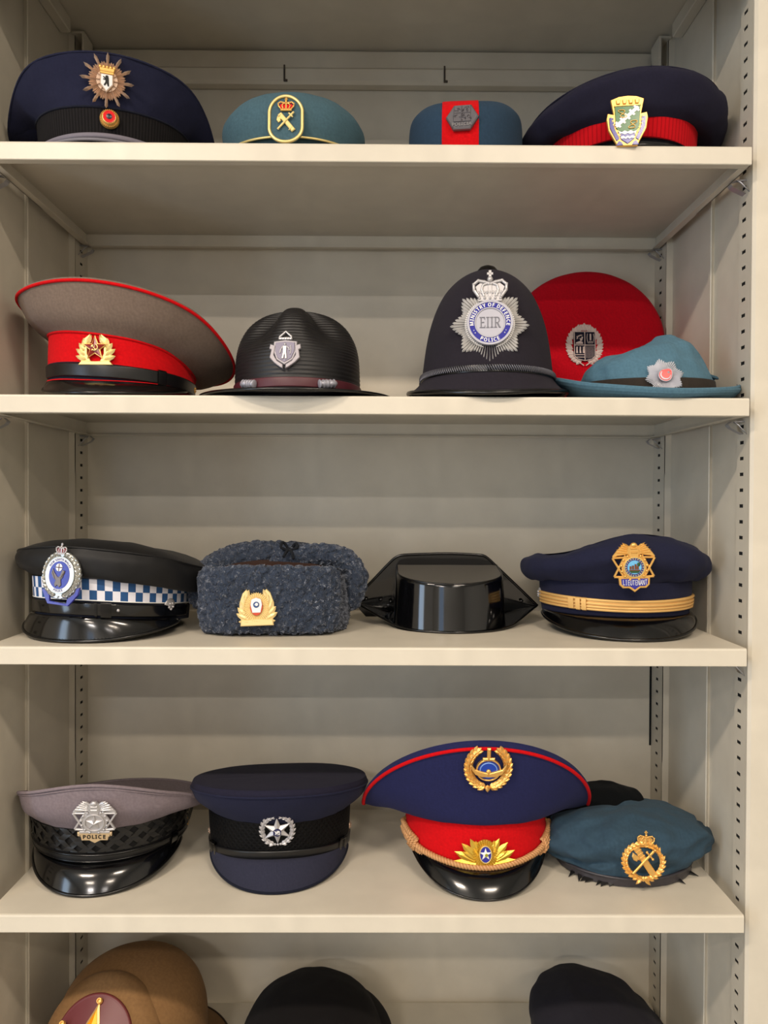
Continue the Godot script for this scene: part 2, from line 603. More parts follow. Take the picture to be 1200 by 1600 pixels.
func make_room() -> void:
	var wall := mat(Color(0.80, 0.79, 0.76), 0.9)
	var fl := mat(Color(0.62, 0.60, 0.56), 0.6)
	var m := 1.0 / K
	var slab := func(called, lo: Vector3, hi: Vector3, mt):
		var g := G.new()
		g.box(lo * m, hi * m)
		structure(called, g, mt)
	slab.call("floor", Vector3(-2.6, -1.75, -0.6), Vector3(2.6, -1.55, 4.8), fl)
	slab.call("ceiling", Vector3(-2.6, 1.24, -0.6), Vector3(2.6, 1.5, 4.8), mat(Color(0.85, 0.85, 0.83), 0.95))
	slab.call("wall_back", Vector3(-2.6, -1.55, -0.6), Vector3(2.6, 1.24, -0.42), wall)
	slab.call("wall_right", Vector3(2.2, -1.55, -0.42), Vector3(2.4, 1.24, 4.6), wall)
	var g := G.new()   # the walls with the window openings
	for q in [[-0.42, 1.5, -1.55, 1.24], [2.2, 4.6, -1.55, 1.24], [1.5, 2.2, -1.55, -1.15], [1.5, 2.2, 0.85, 1.24]]:
		g.box(Vector3(-2.6, q[2], q[0]) * m, Vector3(-2.4, q[3], q[1]) * m)
	structure("wall_left", g, wall)
	g = G.new()
	for q in [[-2.6, -1.45, -1.55, 1.24], [-0.75, 2.6, -1.55, 1.24], [-1.45, -0.75, -1.55, -1.15], [-1.45, -0.75, 0.85, 1.24]]:
		g.box(Vector3(q[0], q[2], 4.6) * m, Vector3(q[1], q[3], 4.8) * m)
	structure("wall_front", g, wall)
	for k in 2:
		g = G.new()
		for b in [[0.0, -1.15, 0.05, 0.85], [0.65, -1.15, 0.7, 0.85], [0.05, -1.15, 0.65, -1.1], [0.05, 0.8, 0.65, 0.85]]:
			if k == 0:
				g.box(Vector3(-2.52, b[1], 1.5 + b[0]) * m, Vector3(-2.46, b[3], 1.5 + b[2]) * m, 3)
			else:
				g.box(Vector3(-1.45 + b[0], b[1], 4.66) * m, Vector3(-1.45 + b[2], b[3], 4.72) * m, 3)
		structure("window_%d" % (k + 1), g, mat(Color(0.85, 0.85, 0.85), 0.4))
	var lens := mat(Color(0.95, 0.93, 0.88), 0.5)
	lens.emission_enabled = true
	lens.emission = Color(1.0, 0.968, 0.945)
	lens.emission_energy_multiplier = 3.0
	for k in 6:
		var t := thing("ceiling_lamp", "narrow white ceiling lamp, %s of the %s pair before the cabinet" % ["left" if k % 2 == 0 else "right", ["nearest", "middle", "farthest"][k / 2]], "lamp", LAMPS[k] * m, 0, "ceiling lamps in front of the cabinet")
		g = G.new()
		g.box(Vector3(-0.28, -0.03, -0.08) * m, Vector3(0.28, 0, 0.08) * m, 4)
		part("housing", g, wall, t)
		g = G.new()
		g.box(Vector3(-0.25, -0.045, -0.05) * m, Vector3(0.25, -0.03, 0.05) * m, 3)
		part("diffuser", g, lens, t)

func make_cabinet() -> void:
	var paint := mat(Color(0.81, 0.78, 0.715), 0.40, 0.0, 0.5)
	paint.albedo_texture = M.paint
	paint.uv1_triplanar = true
	paint.uv1_scale = Vector3.ONE * 5
	M.cab = paint
	var under := mat(Color(0.62, 0.605, 0.555), 0.42, 0.0, 0.5)
	M.shelfpaint = paint
	var dark := mat(Color(0.03, 0.03, 0.03), 0.9)
	var X0 := -16.0
	var TOP := 865.0
	var BOT := -1830.0
	var cab := thing("storage_cabinet", "tall open beige steel cabinet holding the rows of police hats", "cabinet", Vector3(X0, BOT, -200))
	var o := Vector3(X0, BOT, -200)
	var g := G.new()
	var bx := func(gg: G, x0, x1, y0, y1, z0, z1, c := 0.0):
		gg.box(Vector3(x0, y0, z0) - Vector3(0, BOT, -200), Vector3(x1, y1, z1) - Vector3(0, BOT, -200), c)
	bx.call(g, -575.0, 575.0, BOT, TOP, -402.0, -396.0)
	part("back_panel", g, paint, cab)
	# a box rail across the top of the back, with two seams
	g = G.new()
	bx.call(g, -545.0, 545.0, 808.0, 862.0, -396.0, -386.0, 2.0)
	bx.call(g, -545.0, 545.0, 790.0, 822.0, -396.0, -368.0, 5.0)
	part("back_rail", g, paint, cab)
	for q in [-166.0, 136.0]:
		g = G.new()
		bx.call(g, q - 1.6, q + 1.6, 796.0, 824.0, -369.0, -366.4, 0.6)
		bx.call(g, q - 1.6, q + 6.0, 793.0, 797.0, -370.0, -366.4, 0.6)
		part("rail_tab", g, mat(Color(0.25, 0.22, 0.19), 0.6), cab)
	g = G.new()
	bx.call(g, -600.0, 600.0, TOP, TOP + 12, -400.0, -10.0)
	bx.call(g, -600.0, 600.0, TOP - 20, TOP + 12, -30.0, -18.0, 2.0)
	part("top_panel", g, M.shelfpaint, cab)
	g = G.new()   # the head rail across the front, above the frame of the photograph
	bx.call(g, -600.0, 600.0, 752.0, TOP + 30, -38.0, -22.0, 3.0)
	part("head_rail", g, paint, cab)
	g = G.new()   # the open joint between the back panel and the right rear post
	bx.call(g, 543.6, 547.0, -470.0, -216.0, -396.5, -394.0)
	part("panel_gap", g, dark, cab)
	g = G.new()
	bx.call(g, -580.0, 580.0, BOT, BOT + 70, -396.0, -40.0)
	part("plinth", g, paint, cab)
	for s: float in [-1.0, 1.0]:
		var sg := func(x0, x1, y0, y1, z0, z1, gg: G, c := 0.0):
			bx.call(gg, minf(s * x0, s * x1), maxf(s * x0, s * x1), y0, y1, z0, z1, c)
		g = G.new()   # rear half of the side stands a little inside of the front half
		sg.call(559.0, 600.0, BOT, TOP, -340.0, -170.0, g, 1.0)
		sg.call(564.0, 600.0, BOT, TOP, -172.0, -40.0, g)
		part("side_panel", g, paint, cab)
		g = G.new()
		sg.call(559.0, 556.5, BOT, TOP, -176.0, -166.0, g, 1.4)
		part("side_seam", g, paint, cab)
		g = G.new()   # the face of the cabinet
		sg.call(556.0, 640.0, BOT, TOP + 30, -34.0, -22.0, g, 4.0)
		part("face_frame", g, paint, cab)
		g = G.new()   # a folded lip along the top of the side
		sg.call(540.0, 559.0, TOP - 26, TOP, -300.0, -60.0, g, 1.5)
		part("top_lip", g, paint, cab)
		g = G.new()
		sg.call(528.0, 532.0, TOP - 60, TOP - 4, -372.0, -330.0, g)
		sg.call(532.0, 550.0, TOP - 8, TOP - 4, -372.0, -330.0, g)
		sg.call(528.0, 550.0, TOP - 60, TOP - 30, -372.0, -369.0, g)
		part("corner_bracket", g, paint, cab)
		for pz in [[-396.0, -336.0, 547.0, -366.0, 3.6], [-70.0, -34.0, 557.5, -55.0, 3.6]]:   # slotted posts: real openings into a hollow post
			g = G.new()
			var px: float = pz[2]
			var zc: float = pz[3]
			var y := BOT + 6.0
			var hw := 6.4
			var hh := 2.6
			sg.call(px, px + 0.9, BOT, TOP, pz[0], zc - hw, g)
			sg.call(px, px + 0.9, BOT, TOP, zc + hw, pz[1], g)
			var ys := []
			var yy := -3.0 - 23.65 * 76
			while yy < TOP - 30:
				ys.append(yy)
				yy += 23.65
			var from := BOT
			for q in ys:
				sg.call(px, px + 0.9, from, q - hh, zc - hw, zc + hw, g)
				from = q + hh
			sg.call(px, px + 0.9, from, TOP, zc - hw, zc + hw, g)
			if pz[1] < -300:
				sg.call(px, 562.0, BOT, TOP, pz[1] - 1.6, pz[1], g)
			part("corner_post", g, paint, cab)
			g = G.new()
			sg.call(px + 1.6, px + 2.6, BOT, TOP, pz[0], pz[1] - 2, g)
			part("post_lining", g, dark, cab)
	# shelves: pressed steel trays, open underneath
	var names := ["top", "second", "third", "fourth", "lowest"]
	var says := ["steel shelf holding the row of four caps nearest the top", "steel shelf under the domed helmet and the red beret", "steel shelf under the grey fur hat and shiny black hat", "steel shelf under the navy cap with the tall red-piped crown", "lowest steel shelf in view, under the tan sun helmet"]
	for i in 5:
		var y: float = SHELF[i]
		var sh := thing("metal_shelf", says[i], "shelf", Vector3(X0, y, -190), 0, "steel shelves of the cabinet")
		var sx := 542.0
		g = G.new()
		var pr := PackedVector2Array()
		for q in [[-186.0, 0.0], [187.0, 0.0], [189.2, -0.8], [190.0, -3.0], [190.0, -25.0], [189.0, -26.0], [176.0, -26.0], [176.0, -24.6], [188.4, -24.6], [188.4, -3.0], [187.0, -1.4], [-184.6, -1.4], [-184.6, -24.6], [-174.0, -24.6], [-174.0, -26.0], [-186.0, -26.0]]:
			pr.append(Vector2(q[0], q[1]))
		g.prism(pr, -sx, sx)
		part("tray", g, M.shelfpaint, sh)
		for s: float in [-1.0, 1.0]:
			g = G.new()
			var x0: float = s * sx
			g.box(Vector3(minf(x0, x0 - s * 1.4), -26, -184), Vector3(maxf(x0, x0 - s * 1.4), -0.2, 187), 0)
			g.box(Vector3(minf(x0, x0 - s * 12), -26, -172), Vector3(maxf(x0, x0 - s * 12), -24.6, 174), 0)
			part("side_flange", g, M.shelfpaint, sh)
		# spring clips that hook into the post slots and carry the shelf
		if i < 4:
			for s: float in [-1.0, 1.0]:
				for zz in [-366.0, -55.0]:
					if i >= 2 and zz < -300:
						continue
					if i >= 2 and s < 0:
						continue
					make_clip(i, s, zz, X0 + s * (547.0 if zz < -300 else 557.5), y - 26.0, names[i])

func make_clip(i: int, s: int, z: float, x: float, y: float, which: String) -> void:
	var t := thing("shelf_clip", "bent metal clip under the %s %s corner of the %s shelf" % ["rear" if z < -300 else "front", "left" if s < 0 else "right", which], "clip", Vector3(x, y, z), 0, "clips under the shelves")
	var st := mat(Color(0.66, 0.66, 0.68), 0.38, 0.55)
	var g := G.new()
	var rows := [PackedVector3Array(), PackedVector3Array()]
	for q in [[0.0, -0.3], [-9.0, -0.3], [-17.0, -2.0], [-23.0, -7.0], [-19.0, -12.0], [-9.0, -17.0], [0.0, -21.0]]:   # a folded tongue
		rows[0].append(Vector3(s * q[0], q[1], 6))
		rows[1].append(Vector3(s * q[0], q[1], -6))
	g.grid(rows)
	part("tongue", g, st, t)
	g = G.new()
	g.tube(PackedVector3Array([Vector3(s * 2, -2, 8), Vector3(-s * 16, -4, 9), Vector3(-s * 12, -8, 14), Vector3(s * 1, -23, 16), Vector3(s * 2, -2, 14)]), 1.1, 6)
	part("wire", g, st, t)

func make_materials() -> void:
	var sf := SystemFont.new()
	sf.font_names = PackedStringArray(["Droid Sans"])
	font = sf
	var sb := SystemFont.new()
	sb.font_names = PackedStringArray(["Droid Sans"])
	sb.font_weight = 700
	M.bold = sb
	wob.seed = 11
	wob.frequency = 1.0
	wob.fractal_octaves = 2
	M.mottle = noise(0.02, 4, FastNoiseLite.TYPE_SIMPLEX_SMOOTH, 0.86, 1.0)
	M.weave = noise(0.22, 2, FastNoiseLite.TYPE_SIMPLEX_SMOOTH)
	M.paint = noise(0.008, 4, FastNoiseLite.TYPE_SIMPLEX_SMOOTH, 0.95, 1.0)
	M.gold = mat(Color(0.90, 0.71, 0.40), 0.36, 0.75)
	M.gold2 = mat(Color(0.86, 0.72, 0.30), 0.36, 0.8)
	M.palegold = mat(Color(0.91, 0.82, 0.55), 0.42, 0.6)
	M.bronze = mat(Color(0.80, 0.69, 0.60), 0.38, 0.6)
	M.silver = mat(Color(0.72, 0.71, 0.715), 0.36, 0.45)
	M.white_silver = mat(Color(0.62, 0.62, 0.66), 0.4, 0.4)
	M.pewter = mat(Color(0.44, 0.43, 0.45), 0.4, 0.7)
	M.black_metal = mat(Color(0.05, 0.05, 0.055), 0.35, 0.5)
	M.patent = mat(Color(0.014, 0.014, 0.018), 0.16, 0.0, 0.5)
	M.patent.clearcoat_enabled = true
	M.patent.clearcoat = 0.25
	M.patent.clearcoat_roughness = 0.1
	M.leather = mat(Color(0.04, 0.04, 0.045), 0.36, 0.0, 0.5)
	M.trim = mat(Color(0.016, 0.016, 0.018), 0.25, 0.0, 0.5)
	M.enamel_white = mat(Color(0.88, 0.88, 0.87), 0.22)
	M.enamel_blue = mat(Color(0.17, 0.17, 0.55), 0.2)
	M.enamel_red = mat(Color(0.80, 0.07, 0.08), 0.2)
	M.enamel_green = mat(Color(0.12, 0.40, 0.16), 0.25)
	M.enamel_black = mat(Color(0.02, 0.02, 0.02), 0.25)
	M.navy = cloth(Color(0.128, 0.136, 0.220))
	M.dark_navy = cloth(Color(0.102, 0.113, 0.162))
	M.black_cloth = cloth(Color(0.131, 0.127, 0.191), 40.0, 0.02, 0.15)
	M.red = cloth(Color(0.80, 0.045, 0.075), 40.0, 0.015, 0.2)
	M.lining = cloth(Color(0.05, 0.04, 0.04), 30.0, 0.01, 0.0)

# ---- emblem pieces shared by several badges (units, xy plane, z outwards)
func crown_relief(g: G, x: float, y: float, w: float, h: float, z: float) -> void:   # a royal crown; y is its foot
	g.bar(x - w * 0.34, y + h * 0.08, x + w * 0.34, y + h * 0.08, h * 0.16, z, z + 2.4)
	for k in 5:
		g.ball(Vector3(x + (k - 2) * w * 0.15, y + h * 0.09, z + 2.4), Vector3.ONE * h * 0.05, 6)
	for s: float in [-1.0, 1.0]:
		var p := []
		for q in [[0.33, 0.16], [0.46, 0.36], [0.47, 0.54], [0.34, 0.66], [0.16, 0.62], [0.03, 0.56]]:
			p.append([x + s * w * q[0], y + h * q[1]])
		g.wire(p, h * 0.055, z + 1.8)
		for q in p:
			g.ball(Vector3(q[0], q[1], z + 2.2), Vector3.ONE * h * 0.06, 6)
		p = []
		for q in [[0.17, 0.16], [0.24, 0.36], [0.2, 0.52], [0.05, 0.58]]:
			p.append([x + s * w * q[0], y + h * q[1]])
		g.wire(p, h * 0.045, z + 1.8)
	g.bar(x, y + h * 0.14, x, y + h * 0.6, h * 0.12, z, z + 2.6)
	g.ball(Vector3(x, y + h * 0.7, z + 2), Vector3.ONE * h * 0.1, 8)
	g.bar(x, y + h * 0.76, x, y + h, h * 0.09, z, z + 2.2)
	g.bar(x - w * 0.09, y + h * 0.89, x + w * 0.09, y + h * 0.89, h * 0.08, z, z + 2.2)

func crown_body(g: G, x: float, y: float, w: float, h: float, z: float) -> void:
	g.plate(poly([x - w * 0.33, y + h * 0.12, x + w * 0.33, y + h * 0.12, x + w * 0.42, y + h * 0.45, x + w * 0.28, y + h * 0.58, x, y + h * 0.5, x - w * 0.28, y + h * 0.58, x - w * 0.42, y + h * 0.45]), z - 0.6, z + 1.0, 0.4)

func wreath(g: G, cx: float, cy: float, rx: float, ry: float, a0: float, a1: float, n: int, l: float, w: float, z: float, h: float, splay := 0.45) -> void:   # pairs of leaves along an arc, degrees
	for i in n:
		var a := deg_to_rad(lerpf(a0, a1, (i + 0.5) / n))
		var dir := signf(a1 - a0)
		var tang := atan2(cos(a) * ry * dir, -sin(a) * rx * dir)
		var x := cx + cos(a) * rx
		var y := cy + sin(a) * ry
		g.leaf(x, y, tang + splay, l, w, z, h)
		g.leaf(x, y, tang - splay, l, w, z, h)
		g.leaf(x, y, tang, l * 1.05, w, z + h * 0.4, h)

func burst(g: G, n: int, r0: float, rf: Callable, w0: float, w1: float, z: float, h: float) -> void:   # fluted star rays
	for i in n:
		var a := TAU * i / n + PI / 2
		g.ray(0, 0, a, r0, rf.call(a), w0, w1, z, h)

func cap_base(called: String, label: String, px: float, py: float, z: float, row: int, turn: float, category := "cap") -> Node3D:
	var p := at(px, py, z)
	return thing(called, label, category, Vector3(p.x, SHELF[row], z), turn)

# ---- row 1, the shelf nearest the top
func star_cap() -> void:
	var h := cap_base("peaked_cap", "navy peaked cap with a many-rayed bronze star and a small red cockade", 181, 200, -140, 0, 14)
	h.scale = Vector3.ONE * 0.965
	var B := [ring(114, 126, [14, 10, 2, 10]), ring(119, 130, [58, 68, 70, 68])]
	var rib := cloth(Color(0.105, 0.098, 0.102), 1.0, 0.0, 0.1)
	rib.uv1_triplanar = false
	rib.uv1_scale = Vector3(150, 4, 1)
	rib.albedo_texture = image_tex(8, 8, func(x, y): return Color.WHITE * (0.72 if x < 3 else 1.0))
	skin(h, "band", rib, B, 0, 1, 6, 128)
	var ys := [128.0, 126.0, 119.0, 97.0, 58.0, 52.0, 56.0, 60.0, 60.0, 60.0, 56.0, 52.0, 58.0, 97.0, 119.0, 126.0]
	var rim := ring(165, 149, ys, [1.0, 0.99, 0.97, 0.945, 0.98, 1, 1, 1, 1, 1, 1, 1, 0.98, 0.945, 0.97, 0.99])
	var mid: Array = []
	for i in 16:
		mid.append(lerpf(per([58, 68, 70, 68], TAU * i / 16), ys[i], 0.45))
	var C := [ring(119, 130, [58, 68, 70, 68]), ring(138, 138, mid), rim]
	skin(h, "crown", M.navy, C, 0, 2, 14, 128, -PI, PI, 0.0, 2.0)
	dome(h, "crown_top", M.navy, C, 2, 4, 10)
	pipe(h, "crown_seam", M.navy, C, 2, 1.6)
	pipe(h, "band_welt", M.dark_navy, B, 1, 1.6, -PI, PI, 0.5)
	var v := visor(h, M.patent, mat(Color(0.42, 0.41, 0.44), 0.6), B, 0.02, 1.25, 122, 148, [3.5, 8], 2)
	var g := G.new()   # the grey cord above the visor
	g.tube(ring_path([ring(120, 131, [13, 8, 4, 8]), ring(121, 132, [31, 26, 20, 26])], 0.1, 64, -1.1, 1.1), 5.0, 10)
	part("visor_cord", g, mat(Color(0.42, 0.40, 0.44), 0.7), h)
	var F := on(C, 0.0, 1.08, 4.0, -3, -4)
	g = G.new()
	for i in 12:
		var a := PI / 2 + TAU * i / 12
		g.ray(0, 0, a, 6, 34, 1.0, 2.3, 0, 4.0)
		g.leaf(cos(a) * 22, sin(a) * 22, a, 16, 4.4, 2.0, 3.4)
		for q in [[-0.2, 25.0], [-0.11, 23.0], [0.11, 23.0], [0.2, 25.0]]:
			g.ray(0, 0, a + q[0], 6, q[1], 0.8, 1.3, -0.6, 2.4)
	g.oval(0, 0, 15, 15, -1, 1.5)
	var b := part("star_badge", g, M.bronze, h, F)
	g = G.new()
	g.plate(poly([-9, 8, 9, 8, 9.5, -6, 0, -17, -9.5, -6]), 1, 5, 0.8)
	part("shield_rim", g, M.bronze, b)
	g = G.new()
	g.plate(poly([-7.6, 7, 7.6, 7, 8, -5.5, 0, -14.8, -8, -5.5]), 4, 5.8, 0.3)
	part("shield_field", g, M.enamel_white, b)
	g = G.new()   # the standing bear
	g.plate(poly([1.8, 5.6, -0.6, 5.8, -2.2, 4.2, -1.4, 2.6, -4.6, 4.2, -5.2, 3.2, -2.2, 0.9, -4.8, 1.0, -5.0, -0.2, -1.6, -0.8, -1.8, -3.4, -3.4, -6.2, -3.8, -8.0, -1.8, -8.0, 0.2, -4.6, 1.6, -8.6, 3.6, -8.8, 3.2, -4.2, 2.8, 1.6]), 5.6, 6.6, 0.2)
	part("bear", g, M.enamel_black, b)
	g = G.new()
	g.plate(poly([-9.5, 8, 9.5, 8, 10.5, 16, -10.5, 16]), 2, 5.5, 0.6)
	for k in 5:
		g.ball(Vector3(-9.6 + 4.8 * k, 17, 4), Vector3(2.4, 2.6, 2), 8)
	g.bar(-9.6, 11.5, 9.6, 11.5, 1.2, 5, 6.3)
	part("mural_crown", g, M.gold, b)
	g = G.new()
	g.lathe([[14, 0.0], [14, 3.0], [12, 5.0], [10, 9.0], [9, 10.0], [0.01, 10.0]], 30)
	for k in 30:
		g.ball(Vector3(sin(TAU * k / 30) * 12.6, 5, cos(TAU * k / 30) * 12.6), Vector3.ONE * 1.1, 6)
	var cf := on(B, 0.02, 0.62, 0.5, 0, -6) * Transform3D(Basis(Vector3.RIGHT, PI / 2), Vector3.ZERO)
	b = part("cockade", g, M.gold, h, cf)
	g = G.new()
	g.lathe([[9, 10.2], [8.8, 10.8], [4.2, 10.8], [4.0, 10.4]], 30)
	part("red_ring", g, M.enamel_red, b)
	g = G.new()
	g.lathe([[4.2, 10.6], [3.8, 11.4], [0.01, 11.8]], 20)
	part("dark_centre", g, mat(Color(0.07, 0.07, 0.14), 0.3), b)

func teal() -> StandardMaterial3D:
	if not M.has("teal"):
		M.teal = cloth(Color(0.280, 0.389, 0.435))
		M.dark_teal = cloth(Color(0.175, 0.256, 0.336))
		M.beret_green = cloth(Color(0.206, 0.290, 0.350), 30.0, 0.04, 0.3)
	return M.teal

func oval_badge_hat() -> void:
	var h := cap_base("brimmed_hat", "teal green felt hat with upturned brim and a cream oval badge", 460, 200, -140, 0, 0, "hat")
	teal()
	var C := [ring(92, 90, 0), ring(96, 93, 40), ring(94, 92, 70)]
	skin(h, "crown", M.teal, C, 0, 2, 6)
	var T := [ring(104, 101, [27, 32, 32, 32]), ring(111, 108, [48, 56, 56, 56]), ring(112, 108, 70), ring(104, 100, 86), ring(86, 84, 101), ring(58, 56, 112), ring(28, 28, 117), ring(0.5, 0.5, 118)]
	skin(h, "upturned_brim", M.teal, T, 0, 7, 28, 96, -PI, PI, 0, 1.2)
	pipe(h, "gold_piping", M.palegold, T, 0, 1.7, -2.2, 2.2, 1.0)
	var F := Transform3D(Basis(Vector3.RIGHT, deg_to_rad(-7)), Vector3(0, 46, 113))
	var g := G.new()
	var outl := PackedVector2Array()
	var line := []
	for i in 40:
		var a := TAU * i / 40
		var q := Vector2(cos(a) * 24, sin(a) * 24 + (11 if sin(a) > 0 else -11))
		outl.append(q)
		line.append([q.x, q.y])
	g.plate(outl, -6, 0.5, 0.3)
	var b := part("oval_badge", g, M.teal, h, F, 140)
	g = G.new()
	g.wire(line, 2.4, 1.2, true, 8)
	part("cream_border", g, M.palegold, b, Transform3D(), 140)
	g = G.new()
	crown_relief(g, 0.5, 12, 24, 20, 0.6)
	part("crown_emblem", g, M.gold, b)
	g = G.new()
	crown_body(g, 0.5, 12, 24, 20, 0.6)
	part("crown_cap", g, M.enamel_red, b)
	g = G.new()
	g.bar(12, -18, -9, 8, 6.5, 0.5, 3.0, 1.0)
	for k in 3:
		g.bar(9 - k * 8, -14 + k * 10, 4 - k * 8 + 1.0, -10.5 + k * 10 - 7.5, 1.2, 2.8, 3.6)
	g.plate(poly([-4, 2, -12, 4, -13, -2, -10, -6, -6.5, -3, -8, -0.5, -3, -2]), 0.5, 2.6, 0.5)
	g.bar(-11, -17, 12, 10, 2.8, 2.4, 4.4, 0.8)
	g.bar(4.5, 8, 10.5, 1.6, 2.2, 2.8, 4.6, 0.6)
	part("crossed_axe_and_sword", g, M.palegold, b)

func striped_cap() -> void:
	var h := cap_base("field_cap", "dark teal cap with a broad red stripe and a hexagonal pewter badge", 727, 200, -150, 0, -5)
	teal()
	var C := [ring(86, 110, 0), ring(90, 113, 45), ring(89, 109, [68, 90, 90, 90]), ring(80, 98, [84, 107, 104, 107]), ring(63, 80, [96, 119, 112, 119]), ring(38, 50, [107, 126, 118, 126]), ring(0.5, 0.5, 126)]
	skin(h, "crown", M.dark_teal, C, 0, 6, 30)
	var g := G.new()
	var rows := []
	for j in 31:
		var t := 4.9 * j / 30
		var row := PackedVector3Array()
		for i in 13:
			var x := lerpf(-36, 17, i / 12.0)
			var a: float = lp(C, PI / 2, t).x
			var th := asin(clampf(x / a, -0.99, 0.99))
			row.append(lp(C, th, t) + ln(C, th, t) * 1.3)
		rows.append(row)
	g.grid(rows)
	part("red_stripe", g, M.red, h)
	var F := on(C, -0.075, 1.35, 3.0, -1, -6)
	g = G.new()
	g.plate(poly([-24, 1, -12.5, 20, 12.5, 20, 24, 1, 12.5, -20, -12.5, -20]), -3, 2.5, 1.5)
	var b := part("hexagon_badge", g, M.pewter, h, F, 220)
	g = G.new()
	g.plate(poly([-12, 18, 12, 18, 12.5, -9, -12.5, -9]), 2, 3.6, 0.6)
	for q in [[-1, 17, -1, -8], [-11, 5, 11, 5]]:
		g.bar(q[0], q[1], q[2], q[3], 1.2, 3, 4.6)
	var rng := RandomNumberGenerator.new()
	rng.seed = 4
	for k in 26:   # the quarters of the small coat of arms
		var x := rng.randf_range(-10, 10)
		var y := rng.randf_range(-6, 16)
		g.leaf(x, y, rng.randf() * TAU, rng.randf_range(3, 6), 2.0, 3.4, 1.6)
	part("coat_of_arms", g, M.pewter, b)
	g = G.new()
	glyph(g, "POLICIA", 5.2, Transform3D(Basis(), Vector3(0, -13.6, 2.6)), 1.6, true)
	part("lettering", g, mat(Color(0.6, 0.59, 0.6), 0.35, 0.7), b)

